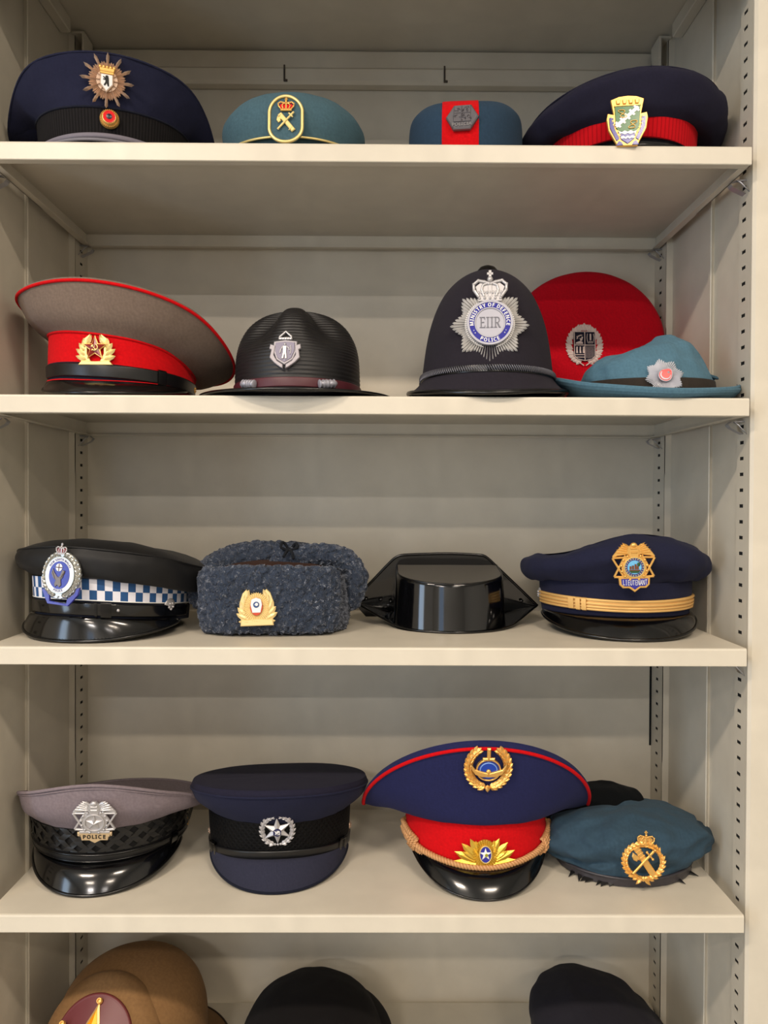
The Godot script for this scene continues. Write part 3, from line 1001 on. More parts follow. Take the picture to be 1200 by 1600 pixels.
func red_band_cap() -> void:
	var h := cap_base("peaked_cap", "large dark navy cap with a red band and a green heraldic shield", 967, 200, -152, 0, -8)
	var by := [50, 66, 62, 56]
	var B := [ring(114, 128, [22, 12, 0, 12]), ring(117, 132, by)]
	var knit := cloth(Color(0.72, 0.05, 0.09), 1.0, 0.0, 0.1)
	knit.uv1_triplanar = false
	knit.uv1_scale = Vector3(110, 4, 1)
	knit.albedo_texture = image_tex(8, 8, func(x, y): return Color.WHITE * (0.82 if x < 2 else 1.0))
	skin(h, "band", knit, B, 0, 1, 6, 128)
	var C := [ring(117, 132, by), ring(140, 146, [64, 64, 50, 50, 50, 42, 46, 56]), ring(159, 158, [90, 86, 64, 58, 56, 50, 54, 74]), ring(160, 158, [102, 102, 92, 82, 74, 62, 65, 84]), ring(150, 148, [112, 114, 108, 96, 86, 74, 77, 97])]
	skin(h, "crown", M.black_cloth, C, 0, 4, 26, 128, -PI, PI, 0.0, 3.0, 0.015)
	dome(h, "crown_top", M.black_cloth, C, 4, 6, 4, 4)
	pipe(h, "crown_seam", M.black_cloth, C, 3.9, 1.3)
	visor(h, M.patent, M.trim, B, 0.02, 1.2, 116, 148, [4, 12], 6)
	var F := Transform3D(Basis(Vector3.RIGHT, deg_to_rad(-3)), Vector3(-14, 31, 158))
	var g := G.new()   # gold outline: shield with two side scrolls
	g.plate(poly([-23, 33, -12, 37, 0, 38, 12, 37, 23, 33, 19, 12, 27, 14, 28.5, 6, 26, -10, 16, -29, 14, -34, -14, -34, -16, -29, -26, -10, -28.5, 6, -27, 14, -19, 12]), -3, 1.5, 0.8)
	var b := part("shield_badge", g, M.gold, h, F, 260)
	g = G.new()
	g.plate(poly([-17.5, 22, 17.5, 22, 16, -8, 12, -14, -12, -14, -16, -8]), 1, 2.6, 0.3)
	part("green_field", g, M.enamel_green, b)
	g = G.new()
	g.bar(-16, -7, 14.5, 20, 5.0, 2.4, 3.4, 0.2)
	for k in 5:
		for s: float in [-1.0, 1.0]:
			var c := Vector2(-13 + k * 6.3, -4.4 + k * 5.6) + Vector2(-0.66, 0.75) * s * 3.6
			g.bar(c.x - 1.2, c.y - 1.1, c.x + 1.2, c.y + 1.1, 3.4, 2.4, 3.4, 0.2)
	g.plate(poly([-12.5, -13.5, -8, -15, -4, -13, 0, -15, 4, -13, 8, -15, 12.5, -13.5, 11, -18, 8, -17, 4, -19, 0, -17, -4, -19, -8, -17, -11, -18]), 2.2, 3.2, 0.2)
	g.plate(poly([-10, -22, -6, -20.5, -3, -22.5, 0, -20.5, 3, -22.5, 6, -20.5, 10, -22, 8.5, -25, 5, -24, 2.5, -25.5, 0, -23.5, -2.5, -25.5, -5, -24, -8.5, -25]), 2.2, 3.2, 0.2)
	part("white_bend_and_waves", g, M.enamel_white, b)
	g = G.new()
	g.plate(poly([-12.5, -14, 12.5, -14, 9, -25, 0, -32, -9, -25]), 1, 2.3, 0.3)
	for s: float in [-1.0, 1.0]:
		g.plate(poly([s * 19.5, 7, s * 25, 7, s * 24, -8, s * 15, -27, s * 11, -24, s * 18, -9]), 1, 2.2, 0.3)
		g.plate(poly([s * 8, -29, s * 12, -27, s * 15.5, -33.5, s * 6, -33.5]), 1, 2.2, 0.3)
	part("blue_water_and_ribbons", g, M.enamel_blue, b)
	g = G.new()
	for k in 4:
		g.plate(poly([-15 + k * 8.6, 25.5, -10.5 + k * 8.6, 25.5, -9.4 + k * 8.6, 31, -12.7 + k * 8.6, 33, -16 + k * 8.6, 31]), 1, 3.2, 0.8)
	g.bar(-18, 23, 18, 23, 2, 1, 3.4)
	for q in [[-1.0, 1.0], [1.0, -1.0]]:   # two looped knots across the bend
		var p := []
		for i in 22:
			var a := TAU * i / 21
			p.append([q[0] * 7 + sin(a * 2) * 4.5 + q[0] * cos(a) * 2, q[0] * -1 + 3 + q[1] * 7 + cos(a) * 5.5])
		g.wire(p, 0.55, 3.4)
	part("gold_castles_and_knots", g, M.gold, b)
	g = G.new()
	for q in [["HALTON", -1.0], ["POLICE", 1.0]]:
		var s: float = q[1]
		for i in 6:
			var w := (i - 2.5) / 5.0 if s < 0 else (2.5 - i) / 5.0
			var c := Vector2(s * (20.6 - 3.2 * (0.5 + w) - 6.0 * pow(0.5 + w, 2)), -6 - w * 26)
			glyph(g, q[0][i], 3.4, Transform3D(Basis(Vector3.BACK, s * deg_to_rad(78 - 30 * (0.5 + w))), Vector3(c.x, c.y, 2.6)), 0.5, true)
	part("lettering", g, M.palegold, b)

# ---- row 2
func red_banded_cap() -> void:
	var h := cap_base("peaked_cap", "olive brown peaked cap with red piping, red band and gold star badge", 194, 560, -153, 1, 0)
	var olive := cloth(Color(0.465, 0.404, 0.363))
	var by := [92.0, 80.0, 54.0, 45.0, 50.0, 75.0, 103.0, 101.0]
	var B := [ring(110, 122, [24, 24, 22, 8, 2, 10, 34, 30]), ring(111, 123, [50, 44, 34, 20, 20, 32, 58, 56]), ring(110, 122, by)]
	skin(h, "lower_band", M.dark_navy, B, 0, 1, 4)
	skin(h, "red_band", M.red, B, 1, 2, 6)
	pipe(h, "band_piping", M.red, B, 2, 1.8, -PI, PI, 0.8)
	pipe(h, "lower_piping", M.red, B, 0, 1.8, -PI, PI, 0.8)
	var ry := [159.0, 133.0, 77.0, 55.0, 75.0, 115.0, 152.0, 160.0]
	var my := []
	for i in 8:
		my.append(lerpf(by[i], ry[i], 0.42) - 4)
	var C := [ring(110, 122, by), ring(141, 143, my, [1.0], 0, 3), ring(166, 156, ry, [1.0], 0, 9)]
	skin(h, "crown", olive, C, 0, 2, 14, 128, -PI, PI, 0, 1.0)
	pipe(h, "red_piping", M.red, C, 2, 2.4, -PI, PI, 0.5, 128)
	var T := [ring(166, 156, ry, [1.0], 0, 9), ring(165, 154, ry.map(func(q): return q + 5.0), [1.0], 0, 9)]
	skin(h, "crown_rim", olive, T, 0, 1, 3)
	dome(h, "crown_top", olive, T, 1, 8, 0)
	visor(h, M.patent, M.trim, B, 0.02, 1.35, 118, 152, [4, 18], 5)
	strap(h, "chin_strap", M.leather, B, [0.62, 0.62], 19, 3.0, -1.75, 1.62)
	var g := G.new()
	strap_into(g, B, 0.62, 23, 4.5, 0.78, 0.90, 8)
	part("buckle", g, M.trim, h)
	button(h, "strap_button", M.gold, B, 1.58, 0.66, 8)
	button(h, "strap_button", M.gold, B, -1.8, 0.66, 8)
	# badge: a sheaf of leaves round a red star
	var F := on(B, 0.0, 1.42, 2.0, 0, 0)
	F.origin.y += 2
	g = G.new()
	for s: float in [-1.0, 1.0]:
		g.plate(poly([s * 5, -20, s * 14, -22, s * 22, -12, s * 23, 2, s * 17, 16, s * 7.5, 23, s * 12, 8, s * 12, -6]), -1, 1.8, 0.6)
		for q in [[12, -15, 0.35, 18, 8], [14, -9, 0.62, 18, 8], [15, -3, 0.95, 16, 8], [15.5, 2, 1.45, 15, 8], [13, 6, 2.0, 17, 8]]:
			g.leaf(s * q[0], q[1], q[2] if s > 0 else PI - q[2], q[3], q[4], 1.4, 2.0)
	g.plate(poly([-25, -22, 25, -22, 20, -16, 0, -17, -20, -16]), -1, 3, 0.8)
	var b := part("star_badge", g, M.palegold, h, F, 200)
	g = G.new()
	g.star(0, 2, 5, 18.5, 8, 3.0, 6.0)
	part("star_edge", g, M.gold, b)
	g = G.new()
	g.star(0, 2, 5, 16.2, 6.6, 4.2, 7.4)
	part("red_star", g, mat(Color(0.50, 0.10, 0.08), 0.25), b)
	g = G.new()
	var arc := []
	for i in 12:
		var a := lerpf(-2.3, 1.35, i / 11.0)
		arc.append([0.8 + cos(a) * 4.4, 2.2 + sin(a) * 4.4])
	g.wire(arc, 0.85, 7.2)
	g.bar(-3.4, -2.4, -1.6, -0.2, 1.4, 6.6, 7.8)
	g.bar(3.4, -2.4, -2.2, 4.2, 1.3, 6.8, 8.2)
	g.bar(-3.8, 3.0, -0.8, 5.6, 2.2, 6.8, 8.4)
	part("hammer_and_sickle", g, M.palegold, b)

func straw_hat() -> void:
	var h := cap_base("campaign_hat", "black straw campaign hat with four dents, maroon band and silver shield", 466, 560, -135, 1, 0, "hat")
	var straw := mat(Color(0.065, 0.06, 0.068), 0.5, 0.0, 0.5)
	var dent := func(d: float):
		var l := []
		for i in 24:
			var a := absf(wrapf(TAU * i / 24, -PI, PI))
			l.append(1.0 - d * exp(-pow((a - 0.72) / 0.34, 2)) - d * 0.9 * exp(-pow((a - 2.4) / 0.34, 2)))
		return l
	var C := [ring(99, 116, 4), ring(98, 115, 30), ring(97, 113, 58), ring(95, 109, 80, dent.call(0.06)), ring(89, 102, 101, dent.call(0.25)), ring(76, 90, 122, dent.call(0.40)), ring(55, 70, 138, dent.call(0.46)), ring(28, 44, 146, dent.call(0.36)), ring(0.6, 2, 149)]
	var rows := skin_rows(C, 0, 8, 216, 144)
	for j in rows.size():   # the braid lies in ridges
		for i in rows[j].size():
			var p: Vector3 = rows[j][i]
			var d := Vector3(p.x, 20, p.z).normalized()
			rows[j][i] = p + d * 0.85 * absf(sin(j * PI / 6.0))
	var g := G.new()
	g.grid(rows, true)
	part("crown", g, straw, h)
	var Br := [ring(152, 166, [5, 10, 4, 10]), ring(125, 142, [4, 8, 4, 8]), ring(99, 116, [5, 6, 5, 6])]
	rows = skin_rows(Br, 0, 2, 60, 128)
	for j in rows.size():
		for i in rows[j].size():
			rows[j][i] += Vector3(0, 0.7 * absf(sin(j * PI / 5.0)), 0)
	g = G.new()
	g.grid(rows, true)
	part("brim", g, straw, h)
	pipe(h, "brim_binding", M.trim, Br, 0, 2.2, -PI, PI, 0, 128)
	var maroon := mat(Color(0.30, 0.11, 0.145), 0.45)
	strap(h, "hat_band", maroon, C, 0.72, 14, 2.4, -PI, PI)
	for q in [[-0.62, -1.0], [0.52, 1.0]]:   # the silver acorns at the ends of the band
		g = G.new()
		g.ball(Vector3(0, 0, 3), Vector3(14, 6.5, 6), 14)
		g.ball(Vector3(q[1] * 9, 0, 4), Vector3(9, 5.6, 6.4), 12)
		for k in 5:
			g.ball(Vector3(-12 + k * 6, 0, 4.4), Vector3(1.6, 6.8, 5.6), 10)
		part("acorn", g, M.white_silver, h, on(C, q[0], 0.66, 3, q[1] * 6, 0))
	var F := on(C, -0.07, 2.35, 2.2, 0, -4)
	F.origin.y += 0
	g = G.new()
	g.plate(poly([-17, 15, 0, 17, 17, 15, 17, 0, 12, -13, 0, -21, -12, -13, -17, 0]), -1.5, 2.0, 0.8)
	for s: float in [-1.0, 1.0]:   # the scroll round the shield
		g.plate(poly([s * 14, 8, s * 22, 11, s * 23, 4, s * 20, 2, s * 22, -10, s * 15, -18, s * 6, -25, s * 2, -27, s * 2, -21, s * 11, -15, s * 16, -6]), -1.5, 3.0, 0.8)
	var b := part("shield_badge", g, mat(Color(0.60, 0.58, 0.60), 0.5, 0.3), h, F, 240)
	g = G.new()
	g.plate(poly([-14, 12.5, 0, 14, 14, 12.5, 14, 0, 10, -11, 0, -17.5, -10, -11, -14, 0]), 1.5, 2.8, 0.4)
	part("shield_field", g, mat(Color(0.47, 0.45, 0.52), 0.5, 0.2), b)
	g = G.new()   # a standing figure with a bow
	g.ball(Vector3(0, 9.5, 3.4), Vector3(1.8, 2.2, 1.6), 8)
	g.plate(poly([-3, 7, 3, 7, 2.4, -1, 4, -13, 1.2, -13, 0, -3, -1.2, -13, -4, -13, -2.4, -1]), 2.6, 4.4, 0.5)
	g.wire([[-3, 6], [-6, 1], [-6.5, -4]], 0.8, 3.6)
	g.wire([[3, 6], [6, 3], [7, 0]], 0.8, 3.6)
	g.wire([[7.5, 8], [9, 2], [8, -6]], 0.5, 3.4)
	part("figure", g, M.silver, b)
	g = G.new()
	g.bar(-10, 19, 10, 19, 3.2, -1, 2.6)
	for k in 6:
		g.bar(-9 + k * 3.6, 17.5, -9 + k * 3.6, 20.5, 1.4, 2, 3.4)
	g.wire([[-9, 21.5], [0, 30], [9, 21.5]], 1.7, 1.4)
	part("crest", g, M.silver, b)

func helmet() -> void:
	var h := cap_base("police_helmet", "tall black domed police helmet with a large silver star plate", 761, 540, -132, 1, -6, "helmet")
	var felt := cloth(Color(0.158, 0.144, 0.174), 40.0, 0.03, 0.3)
	var C := [ring(104, 122, [36, 38, 36, 38]), ring(101, 119, 62), ring(97, 114, 92), ring(91, 107, 122), ring(81, 96, 152), ring(67, 81, 178), ring(46, 58, 199), ring(22, 30, 211), ring(0.5, 1, 214)]
	skin(h, "dome", felt, C, 0, 8, 40, 128)
	var Br := [ring(125, 143, [4, 11, 22, 14, 6, 14, 22, 11]), ring(114, 132, [17, 22, 28, 24, 20, 24, 28, 22]), ring(104, 122, [36, 38, 36, 38])]
	skin(h, "brim", felt, Br, 0, 2, 10, 128)
	pipe(h, "brim_edge", M.trim, Br, 0, 3.0, -PI, PI, 0, 128)
	pipe(h, "brim_binding", M.leather, Br, 0.16, 2.2, -PI, PI, 0.4, 128)
	strap(h, "band", M.trim, C, 0.25, 11, 1.2, -PI, PI)
	var g := G.new()   # curb chain
	for i in 120:
		var th := lerpf(-2.0, 2.0, i / 119.0)
		var F := on(C, th, 0.27, 2.6, 28)
		var r := G.new()
		r.ball(Vector3.ZERO, Vector3(1.25, 5.6, 1.9), 8)
		for p in r.v:
			g.v.append(F * p)
		for p in r.n:
			g.n.append(F.basis * p)
		g.uv.append_array(r.uv)
		var base := g.v.size() - r.v.size()
		for k in r.ix:
			g.ix.append(base + k)
	part("curb_chain", g, mat(Color(0.36, 0.36, 0.39), 0.4, 0.5), h)
	button(h, "chain_stud", M.black_metal, C, 0.0, 0.27, 5)
	button(h, "side_stud", M.black_metal, C, -1.62, 0.12, 6)
	g = G.new()
	g.lathe([[27, 203], [25, 209], [19, 212], [17, 216], [12, 222], [5, 225], [0.01, 225.5]], 28, Vector3.ZERO, 1, 1.1)
	for k in 12:
		g.ball(Vector3(sin(TAU * k / 12) * 22, 210.5, cos(TAU * k / 12) * 24), Vector3(3.4, 2.4, 3.4), 8)
	part("crown_rose", g, M.black_metal, h)
	# the plate
	var F := on(C, 0.0, 2.62, 5.0, 0, 8)
	F.origin.y -= 4
	g = G.new()
	var rf := func(a: float):
		var q := absf(wrapf((a - PI / 2) * 8 / TAU, -0.5, 0.5)) * 2   # 0 on a tip, 1 between
		var m := 1.0 - 0.27 * q
		return (50.0 + 5.0 * absf(cos(a)) + (5.0 if sin(a) < -0.9 else 0.0)) * m
	g.oval(0, 0, 36, 36, -5, -1)
	burst(g, 72, 20, rf, 0.6, 2.0, -3, 4.0)
	var b := part("star_plate", g, mat(Color(0.82, 0.81, 0.80), 0.38, 0.25), h, F, 170)
	g = G.new()
	g.hoop(0, 0, 29.6, 29.6, 33, 33, 0, 5.0)
	g.hoop(0, 0, 20.6, 20.6, 22.4, 22.4, 0, 5.0)
	g.oval(0, 0, 21, 21, 0, 3.6)
	part("rings", g, M.white_silver, b)
	g = G.new()
	g.hoop(0, 0, 22, 22, 30, 30, 0, 4.2)
	part("blue_ring", g, M.enamel_blue, b)
	g = G.new()
	arc_text(g, "MINISTRY OF DEFENCE", 5.3, 26, 26, 90, 4.4, false, 1.14)
	arc_text(g, "POLICE", 5.3, 26, 26, -90, 4.4, true, 1.14)
	for s: float in [-1.0, 1.0]:
		g.ball(Vector3(s * 21, -15.2, 4.3), Vector3.ONE * 1.0, 6)
		g.ball(Vector3(s * 22.8, -11.5, 4.3), Vector3.ONE * 0.8, 6)
	part("lettering", g, M.enamel_white, b)
	g = G.new()
	M.serif = SystemFont.new()
	M.serif.font_names = PackedStringArray(["Droid Serif"])
	var t := TextMesh.new()
	t.font = M.serif
	t.text = "EIIR"
	t.font_size = 32
	t.pixel_size = 15.0 / 32.0 / 0.71
	t.depth = 1.2
	g.append(t, Transform3D(Basis.from_scale(Vector3(0.72, 1, 1)), Vector3(0, -0.5, 3.9)))
	part("cypher", g, mat(Color(0.40, 0.40, 0.43), 0.35, 0.6), b)
	g = G.new()
	crown_body(g, 0, 34, 50, 44, 1)
	crown_relief(g, 0, 32, 50, 46, 0.5)
	for k in 9:
		g.ball(Vector3(-16 + k * 4, 45, 2.5), Vector3(1.7, 2.6, 1.8), 6)
	g.bar(-15, 36, 15, 36, 5, -2, 3)
	part("crown", g, M.silver, b)

func red_beret() -> void:
	var p := at(934, 540, -342)
	var h := thing("beret", "round red beret standing on edge against the cabinet's back", "beret", Vector3(p.x - 20, SHELF[1] - 18.5, -346))
	var red := cloth(Color(0.781, 0.038, 0.119), 40.0, 0.03, 0.35)
	var g := G.new()
	var rows := []
	for q in [[0.02, -22], [0.6, -22], [0.88, -19], [0.97, -11], [1.0, 0], [0.985, 9], [0.93, 16], [0.8, 21], [0.5, 25], [0.2, 26.5], [0.0, 27]]:
		var row := PackedVector3Array()
		for i in 96:
			var a := TAU * i / 96
			var r: float = 146.0 * q[0] * (1.0 + 0.012 * sin(2 * a + 0.6) + 0.008 * sin(3 * a))
			var y := 160 + sin(a) * r
			if y < 26:   # sits down a little on the shelf
				y = lerpf(26.0, y, 0.55)
			row.append(Vector3(cos(a) * r, maxf(y, 0.8), q[1] + 2.5 * wob.get_noise_2d(cos(a) * r * 0.02, y * 0.02) * (1 - q[0] * 0.6) - (y - 150) * 0.10))
		rows.append(row)
	g.grid(rows, true)
	part("crown", g, red, h)
	var F := Transform3D(Basis(Vector3.RIGHT, deg_to_rad(-5)), Vector3(-11, 157, 27.5))
	var thread := cloth(Color(0.86, 0.78, 0.76), 60.0, 0.02, 0.1)
	g = G.new()
	for s: float in [-1.0, 1.0]:
		for k in 9:
			var a := deg_to_rad(lerpf(-75, 80, k / 8.0))
			var c := Vector2(cos(a) * 23, sin(a) * 27 + 1)
			g.leaf(s * c.x, c.y, (a + 1.0) if s > 0 else PI - a - 1.0, 17, 9, -0.4, 1.6)
			g.leaf(s * c.x * 0.93, c.y, (a + 0.5) if s > 0 else PI - a - 0.5, 15, 8, -0.2, 1.6)
	g.wire([[-12, -31], [-6, -35], [-2, -38]], 1.2, 1.0)
	g.wire([[12, -31], [6, -35], [2, -38]], 1.2, 1.0)
	var b := part("embroidered_badge", g, thread, h, F)
	g = G.new()
	g.plate(poly([-20, 25, 20, 25, 20, -20, 14, -26, 0, -29, -14, -26, -20, -20]), -1, 2.0, 0.3)
	part("black_shield", g, M.black_cloth, b)
	g = G.new()
	for q in [[-19, 25, 19, 25], [-19, 25, -19, -20], [19, 25, 19, -20], [0, 25, 0, -28], [-19, 0, 19, 0], [-19, -20, -13, -26], [-13, -26, 0, -29], [0, -29, 13, -26], [13, -26, 19, -20], [-18, -18, -1, -18], [-18, -22.5, -1, -22.5]]:
		g.bar(q[0], q[1], q[2], q[3], 1.4, 1.6, 2.8, 0.3)
	for k in 3:
		g.plate(poly([-16 + k * 6, -15, -12.5 + k * 6, -15, -13.4 + k * 6, -9, -13 + k * 6, -3, -15.6 + k * 6, -3]), 1.6, 2.8, 0.3)
	for k in 6:
		g.bar(3 + k * 2.7, -2, 3 + k * 2.7, -25 + absf(k - 1) * 0.6, 0.5, 1.6, 2.4, 0.1)
	g.plate(poly([-17, 2, -3, 2, -4, 6, -9, 7.5, -16, 5]), 1.6, 2.8, 0.3)
	g.plate(poly([-8, 7, -5, 8, -3, 15, -5.5, 16, -7, 12, -9.5, 13.5]), 1.6, 2.8, 0.3)
	for q in [[-15, 10, 1.2, 9], [-14, 15, 0.5, 8], [-11, 18, 0.1, 8], [-12, 11, 2.0, 7]]:
		g.leaf(q[0], q[1], q[2], q[3], 3, 1.6, 1.4)
	g.wire([[5, 21], [4, 14], [5, 7], [6, 4], [15, 4], [16, 8], [17, 15], [16, 21]], 0.6, 2.2)
	g.bar(10.5, 9, 10.5, 21, 3, 1.6, 2.8, 0.3)
	g.bar(7, 6.5, 14, 6.5, 1.2, 1.6, 2.8, 0.3)
	part("silver_embroidery", g, thread, b)

func blue_brim_hat() -> void:
	var h := cap_base("brimmed_hat", "soft blue teal hat with curled brim, brown band and silver star", 1000, 570, -118, 1, 0, "hat")
	var blue := cloth(Color(0.323, 0.460, 0.533), 40.0, 0.025, 0.3)
	var C := [ring(101, 98, [4, 8, 12, 8], [1.0], 0, 10), ring(99, 95, [30, 34, 34, 34], [1.0], 0, 9), ring(97, 92, [40, 44, 46, 44], [1.0], 0, 8), ring(88, 84, [62, 64, 70, 66, 66, 62, 60, 60], [1.0], 0, 6), ring(66, 66, [82, 92, 86, 90, 88, 84, 74, 76], [1, 1.02, 1.05, 1, 1, 1, 1.08, 1], 0, 8), ring(36, 40, [96, 108, 100, 100, 96, 92, 84, 86], [1.0], 0, 12), ring(12, 18, [102, 110, 104, 102, 100, 98, 94, 96], [1.0], 0, 14), ring(0.5, 0.5, 103, [1.0], 0, 15)]
	skin(h, "crown", blue, C, 1, 7, 30, 128, -PI, PI, 0, 4.0, 0.022)
	skin(h, "band", cloth(Color(0.21, 0.185, 0.165), 30.0, 0.01, 0.35), C, 0, 1.1, 6, 96, -PI, PI, 3.2)
	var Br := [ring(101, 98, [5, 9, 13, 9], [1.0], 0, 10), ring(118, 115, [-1, 4, 8, 16, 16, 20, 16, 4], [1.0], 0, 8), ring(135, 126, [1, 8, 18, 42, 38, 32, 30, 10], [1.0], 0, 6), ring(143, 130, [7, 14, 30, 62, 52, 42, 40, 18], [1.0], 0, 5), ring(140, 128, [10, 18, 40, 72, 58, 46, 44, 22], [1.0], 0, 5)]
	var g := G.new()
	var rows := skin_rows(Br, 0, 4, 40, 128)
	for j in rows.size():   # rows of stitching round the brim
		for i in rows[j].size():
			rows[j][i] += Vector3(0, 0.7 * absf(sin(j * PI / 6.0)) + 1.0, 0)
	rows.reverse()
	g.grid(rows, true)
	part("brim", g, blue, h)
	pipe(h, "brim_edge", blue, Br, 4, 2.4, -PI, PI, 0, 128)
	var F := on(C, -0.06, 1.2, 4.0, -8, -6)
	g = G.new()
	var rf := func(a: float):
		var q := absf(wrapf((a - PI / 2 - 0.35) * 8 / TAU, -0.5, 0.5)) * 2
		return 27.5 * (1.0 - 0.24 * q)
	g.oval(0, 0, 17, 17, -4, -2)
	burst(g, 56, 8, rf, 0.4, 1.1, -1.5, 2.8)
	var b := part("star_badge", g, mat(Color(0.86, 0.86, 0.88), 0.35, 0.15), h, F)
	g = G.new()
	var drop := []
	for i in 30:
		var a := TAU * i / 30
		var r := 9.4 + 3.4 * pow(maxf(0, cos(a - 0.95)), 8)
		drop.append([cos(a) * r, sin(a) * r])
	var pl := PackedVector2Array()
	for q in drop:
		pl.append(Vector2(q[0], q[1]))
	g.plate(pl, 0, 3.2, 0.6)
	part("red_boss", g, M.enamel_red, b)
	g = G.new()
	g.wire(drop, 1.0, 2.4, true)
	var cres := PackedVector2Array()
	for i in 14:
		var a := lerpf(2.5, 6.4, i / 13.0)
		cres.append(Vector2(cos(a) * 7.6, sin(a) * 7.6))
	for i in 14:
		var a := lerpf(6.4, 2.5, i / 13.0)
		cres.append(Vector2(0.5 + cos(a) * 6.3, 0.7 + sin(a) * 6.3))
	g.plate(cres, 3, 3.9, 0.1)
	g.star(4.2, 5.0, 5, 2.6, 1.1, 3.2, 4.0, 0.4)
	part("crescent_and_star", g, M.white_silver, b)

# ---- row 3
func checked_band_cap() -> void:
	var h := cap_base("peaked_cap", "black peaked cap with a blue and white checked band and silver crest", 180, 920, -162, 2, -10)
	var vinyl := mat(Color(0.030, 0.031, 0.040), 0.55, 0.0, 0.4)
	vinyl.rim_enabled = true
	vinyl.rim = 0.2
	vinyl.uv1_triplanar = true
	vinyl.uv1_scale = Vector3.ONE * 60
	vinyl.heightmap_enabled = true
	vinyl.heightmap_texture = M.weave
	vinyl.heightmap_scale = 0.008
	var y1 := [63.0, 44.0, 22.0, 52.0]
	var y2 := [95.0, 75.0, 52.0, 84.0]
	var B := [ring(113, 131, [38, 18, 1, 26]), ring(115, 133, y1), ring(117, 135, y2)]
	skin(h, "lower_band", M.dark_navy, B, 0, 1, 4)
	var chk := mat(Color.WHITE, 0.75)
	chk.texture_filter = BaseMaterial3D.TEXTURE_FILTER_NEAREST
	chk.uv1_scale = Vector3(35, 1, 1)
	chk.albedo_texture = image_tex(8, 8, func(x, y): return Color(0.85, 0.85, 0.89) if (x < 4) != (y < 4) else Color(0.09, 0.28, 0.48))
	skin(h, "checked_band", chk, B, 1, 2, 4, 128, -PI, PI, 0.8)
	pipe(h, "band_seam", M.enamel_white, B, 1.02, 0.9, -PI, PI, 0.8)
	var C := [ring(116, 134, y2), ring(140, 150, [104, 84, 62, 68, 64, 74, 92, 106], [1.0], -4), ring(149, 154, [124, 110, 84, 82, 80, 86, 102, 120], [1.0], -6), ring(147, 149, [140, 127, 101, 96, 96, 98, 112, 132], [1.0], -8)]
	skin(h, "crown", vinyl, C, 0, 3, 18, 128, -PI, PI, 0, 1.6)
	pipe(h, "crown_seam", vinyl, C, 3, 1.7, -PI, PI, 0.2)
	dome(h, "crown_top", vinyl, C, 3, 23, 0, 3)
	visor(h, M.patent, M.trim, B, 0.02, 1.5, 138, 140, [4, 20], 9, 0, 2.4, 3.0, M.lining)
	var g := G.new()   # stitching near the visor's edge
	for i in 70:
		var u := 2.0 * i / 69 - 1
		var th := u * 1.35
		g.ball(Vector3(sin(th) * 127, lerpf(6, 20, u * u), cos(th) * 142), Vector3(1.1, 0.6, 0.7), 6)
	part("visor_stitching", g, M.trim, h)
	strap(h, "chin_strap", M.patent, B, [0.52, 0.62], 19, 3.5, -1.75, 1.7)
	g = G.new()
	strap_into(g, B, 0.53, 24, 6.0, 0.40, 0.52, 8)
	strap_into(g, B, 0.53, 22, 5.0, 0.33, 0.36, 4)
	part("strap_keeper", g, M.trim, h)
	g = G.new()
	g.ball(Vector3.ZERO, Vector3(2.4, 2.4, 1.6), 8)
	part("strap_stud", g, M.silver, h, on(B, 0.60, 0.55, 4.0))
	button(h, "strap_button", M.silver, B, 1.3, 0.86, 12)
	g = G.new()
	g.ball(Vector3.ZERO, Vector3(5, 5, 2), 12)
	part("side_eyelet", g, M.trim, h, on(C, 1.55, 0.5, 0))
	# the crest
	var F := on(B, 0.0, 2.0, 5, -3, 0)
	F.origin += Vector3(2, 6, 15)
	F.basis = Basis(Vector3.RIGHT, deg_to_rad(-4)) * Basis(Vector3.BACK, deg_to_rad(-4))
	g = G.new()
	var edge := PackedVector2Array()
	for i in 60:
		var a := TAU * i / 60
		var r := 1.0 + 0.04 * absf(sin(a * 14))
		edge.append(Vector2(cos(a) * 29 * r, sin(a) * 33 * r))
	g.plate(edge, -3, 1.5, 0.6)
	wreath(g, 0, 0, 25.5, 29.5, -86, 72, 13, 9, 5, 1.0, 2.2)
	wreath(g, 0, 0, 25.5, 29.5, 266, 108, 13, 9, 5, 1.0, 2.2)
	for i in 20:
		var a := TAU * i / 20
		g.ball(Vector3(cos(a) * 27, sin(a) * 31, 2.6), Vector3.ONE * 1.3, 6)
	g.hoop(0, 0, 21, 25, 22.6, 26.6, 0, 4.4)
	var b := part("crest_badge", g, mat(Color(0.70, 0.70, 0.68), 0.28, 0.8), h, F, 240)
	g = G.new()
	g.oval(0, 0, 21.2, 25.2, 1, 3.8)
	part("white_ring", g, M.enamel_white, b)
	g = G.new()
	g.oval(0, 0, 16, 20, 2, 4.4)
	part("blue_field", g, mat(Color(0.07, 0.10, 0.55), 0.2), b)
	g = G.new()
	arc_text(g, "NEW SOUTH WALES", 3.0, 18.6, 22.6, 90, 4.0, false, 1.1)
	arc_text(g, "POLICE", 3.0, 18.4, 22.4, -90, 4.0, true, 1.15)
	part("lettering", g, mat(Color(0.16, 0.18, 0.45), 0.3), b)
	g = G.new()
	g.oval(-1, 11, 5, 5.4, 4, 5.2)
	part("white_roundel", g, M.enamel_white, b)
	g = G.new()
	g.bar(-1, 6, -1, 16, 1.3, 5, 5.8)
	g.bar(-6, 11, 4, 11, 1.3, 5, 5.8)
	part("cross", g, mat(Color(0.25, 0.05, 0.08), 0.3), b)
	g = G.new()   # the eagle with raised wings
	g.plate(poly([-10, 9, -11.5, 2, -8, -4, -3, -8, 0, -4, 2, -8, 6, -3, 8, 6, 5, 8, 2.5, 0, 0, -3, -3, -2, -7, 3]), 4, 5.6, 0.5)
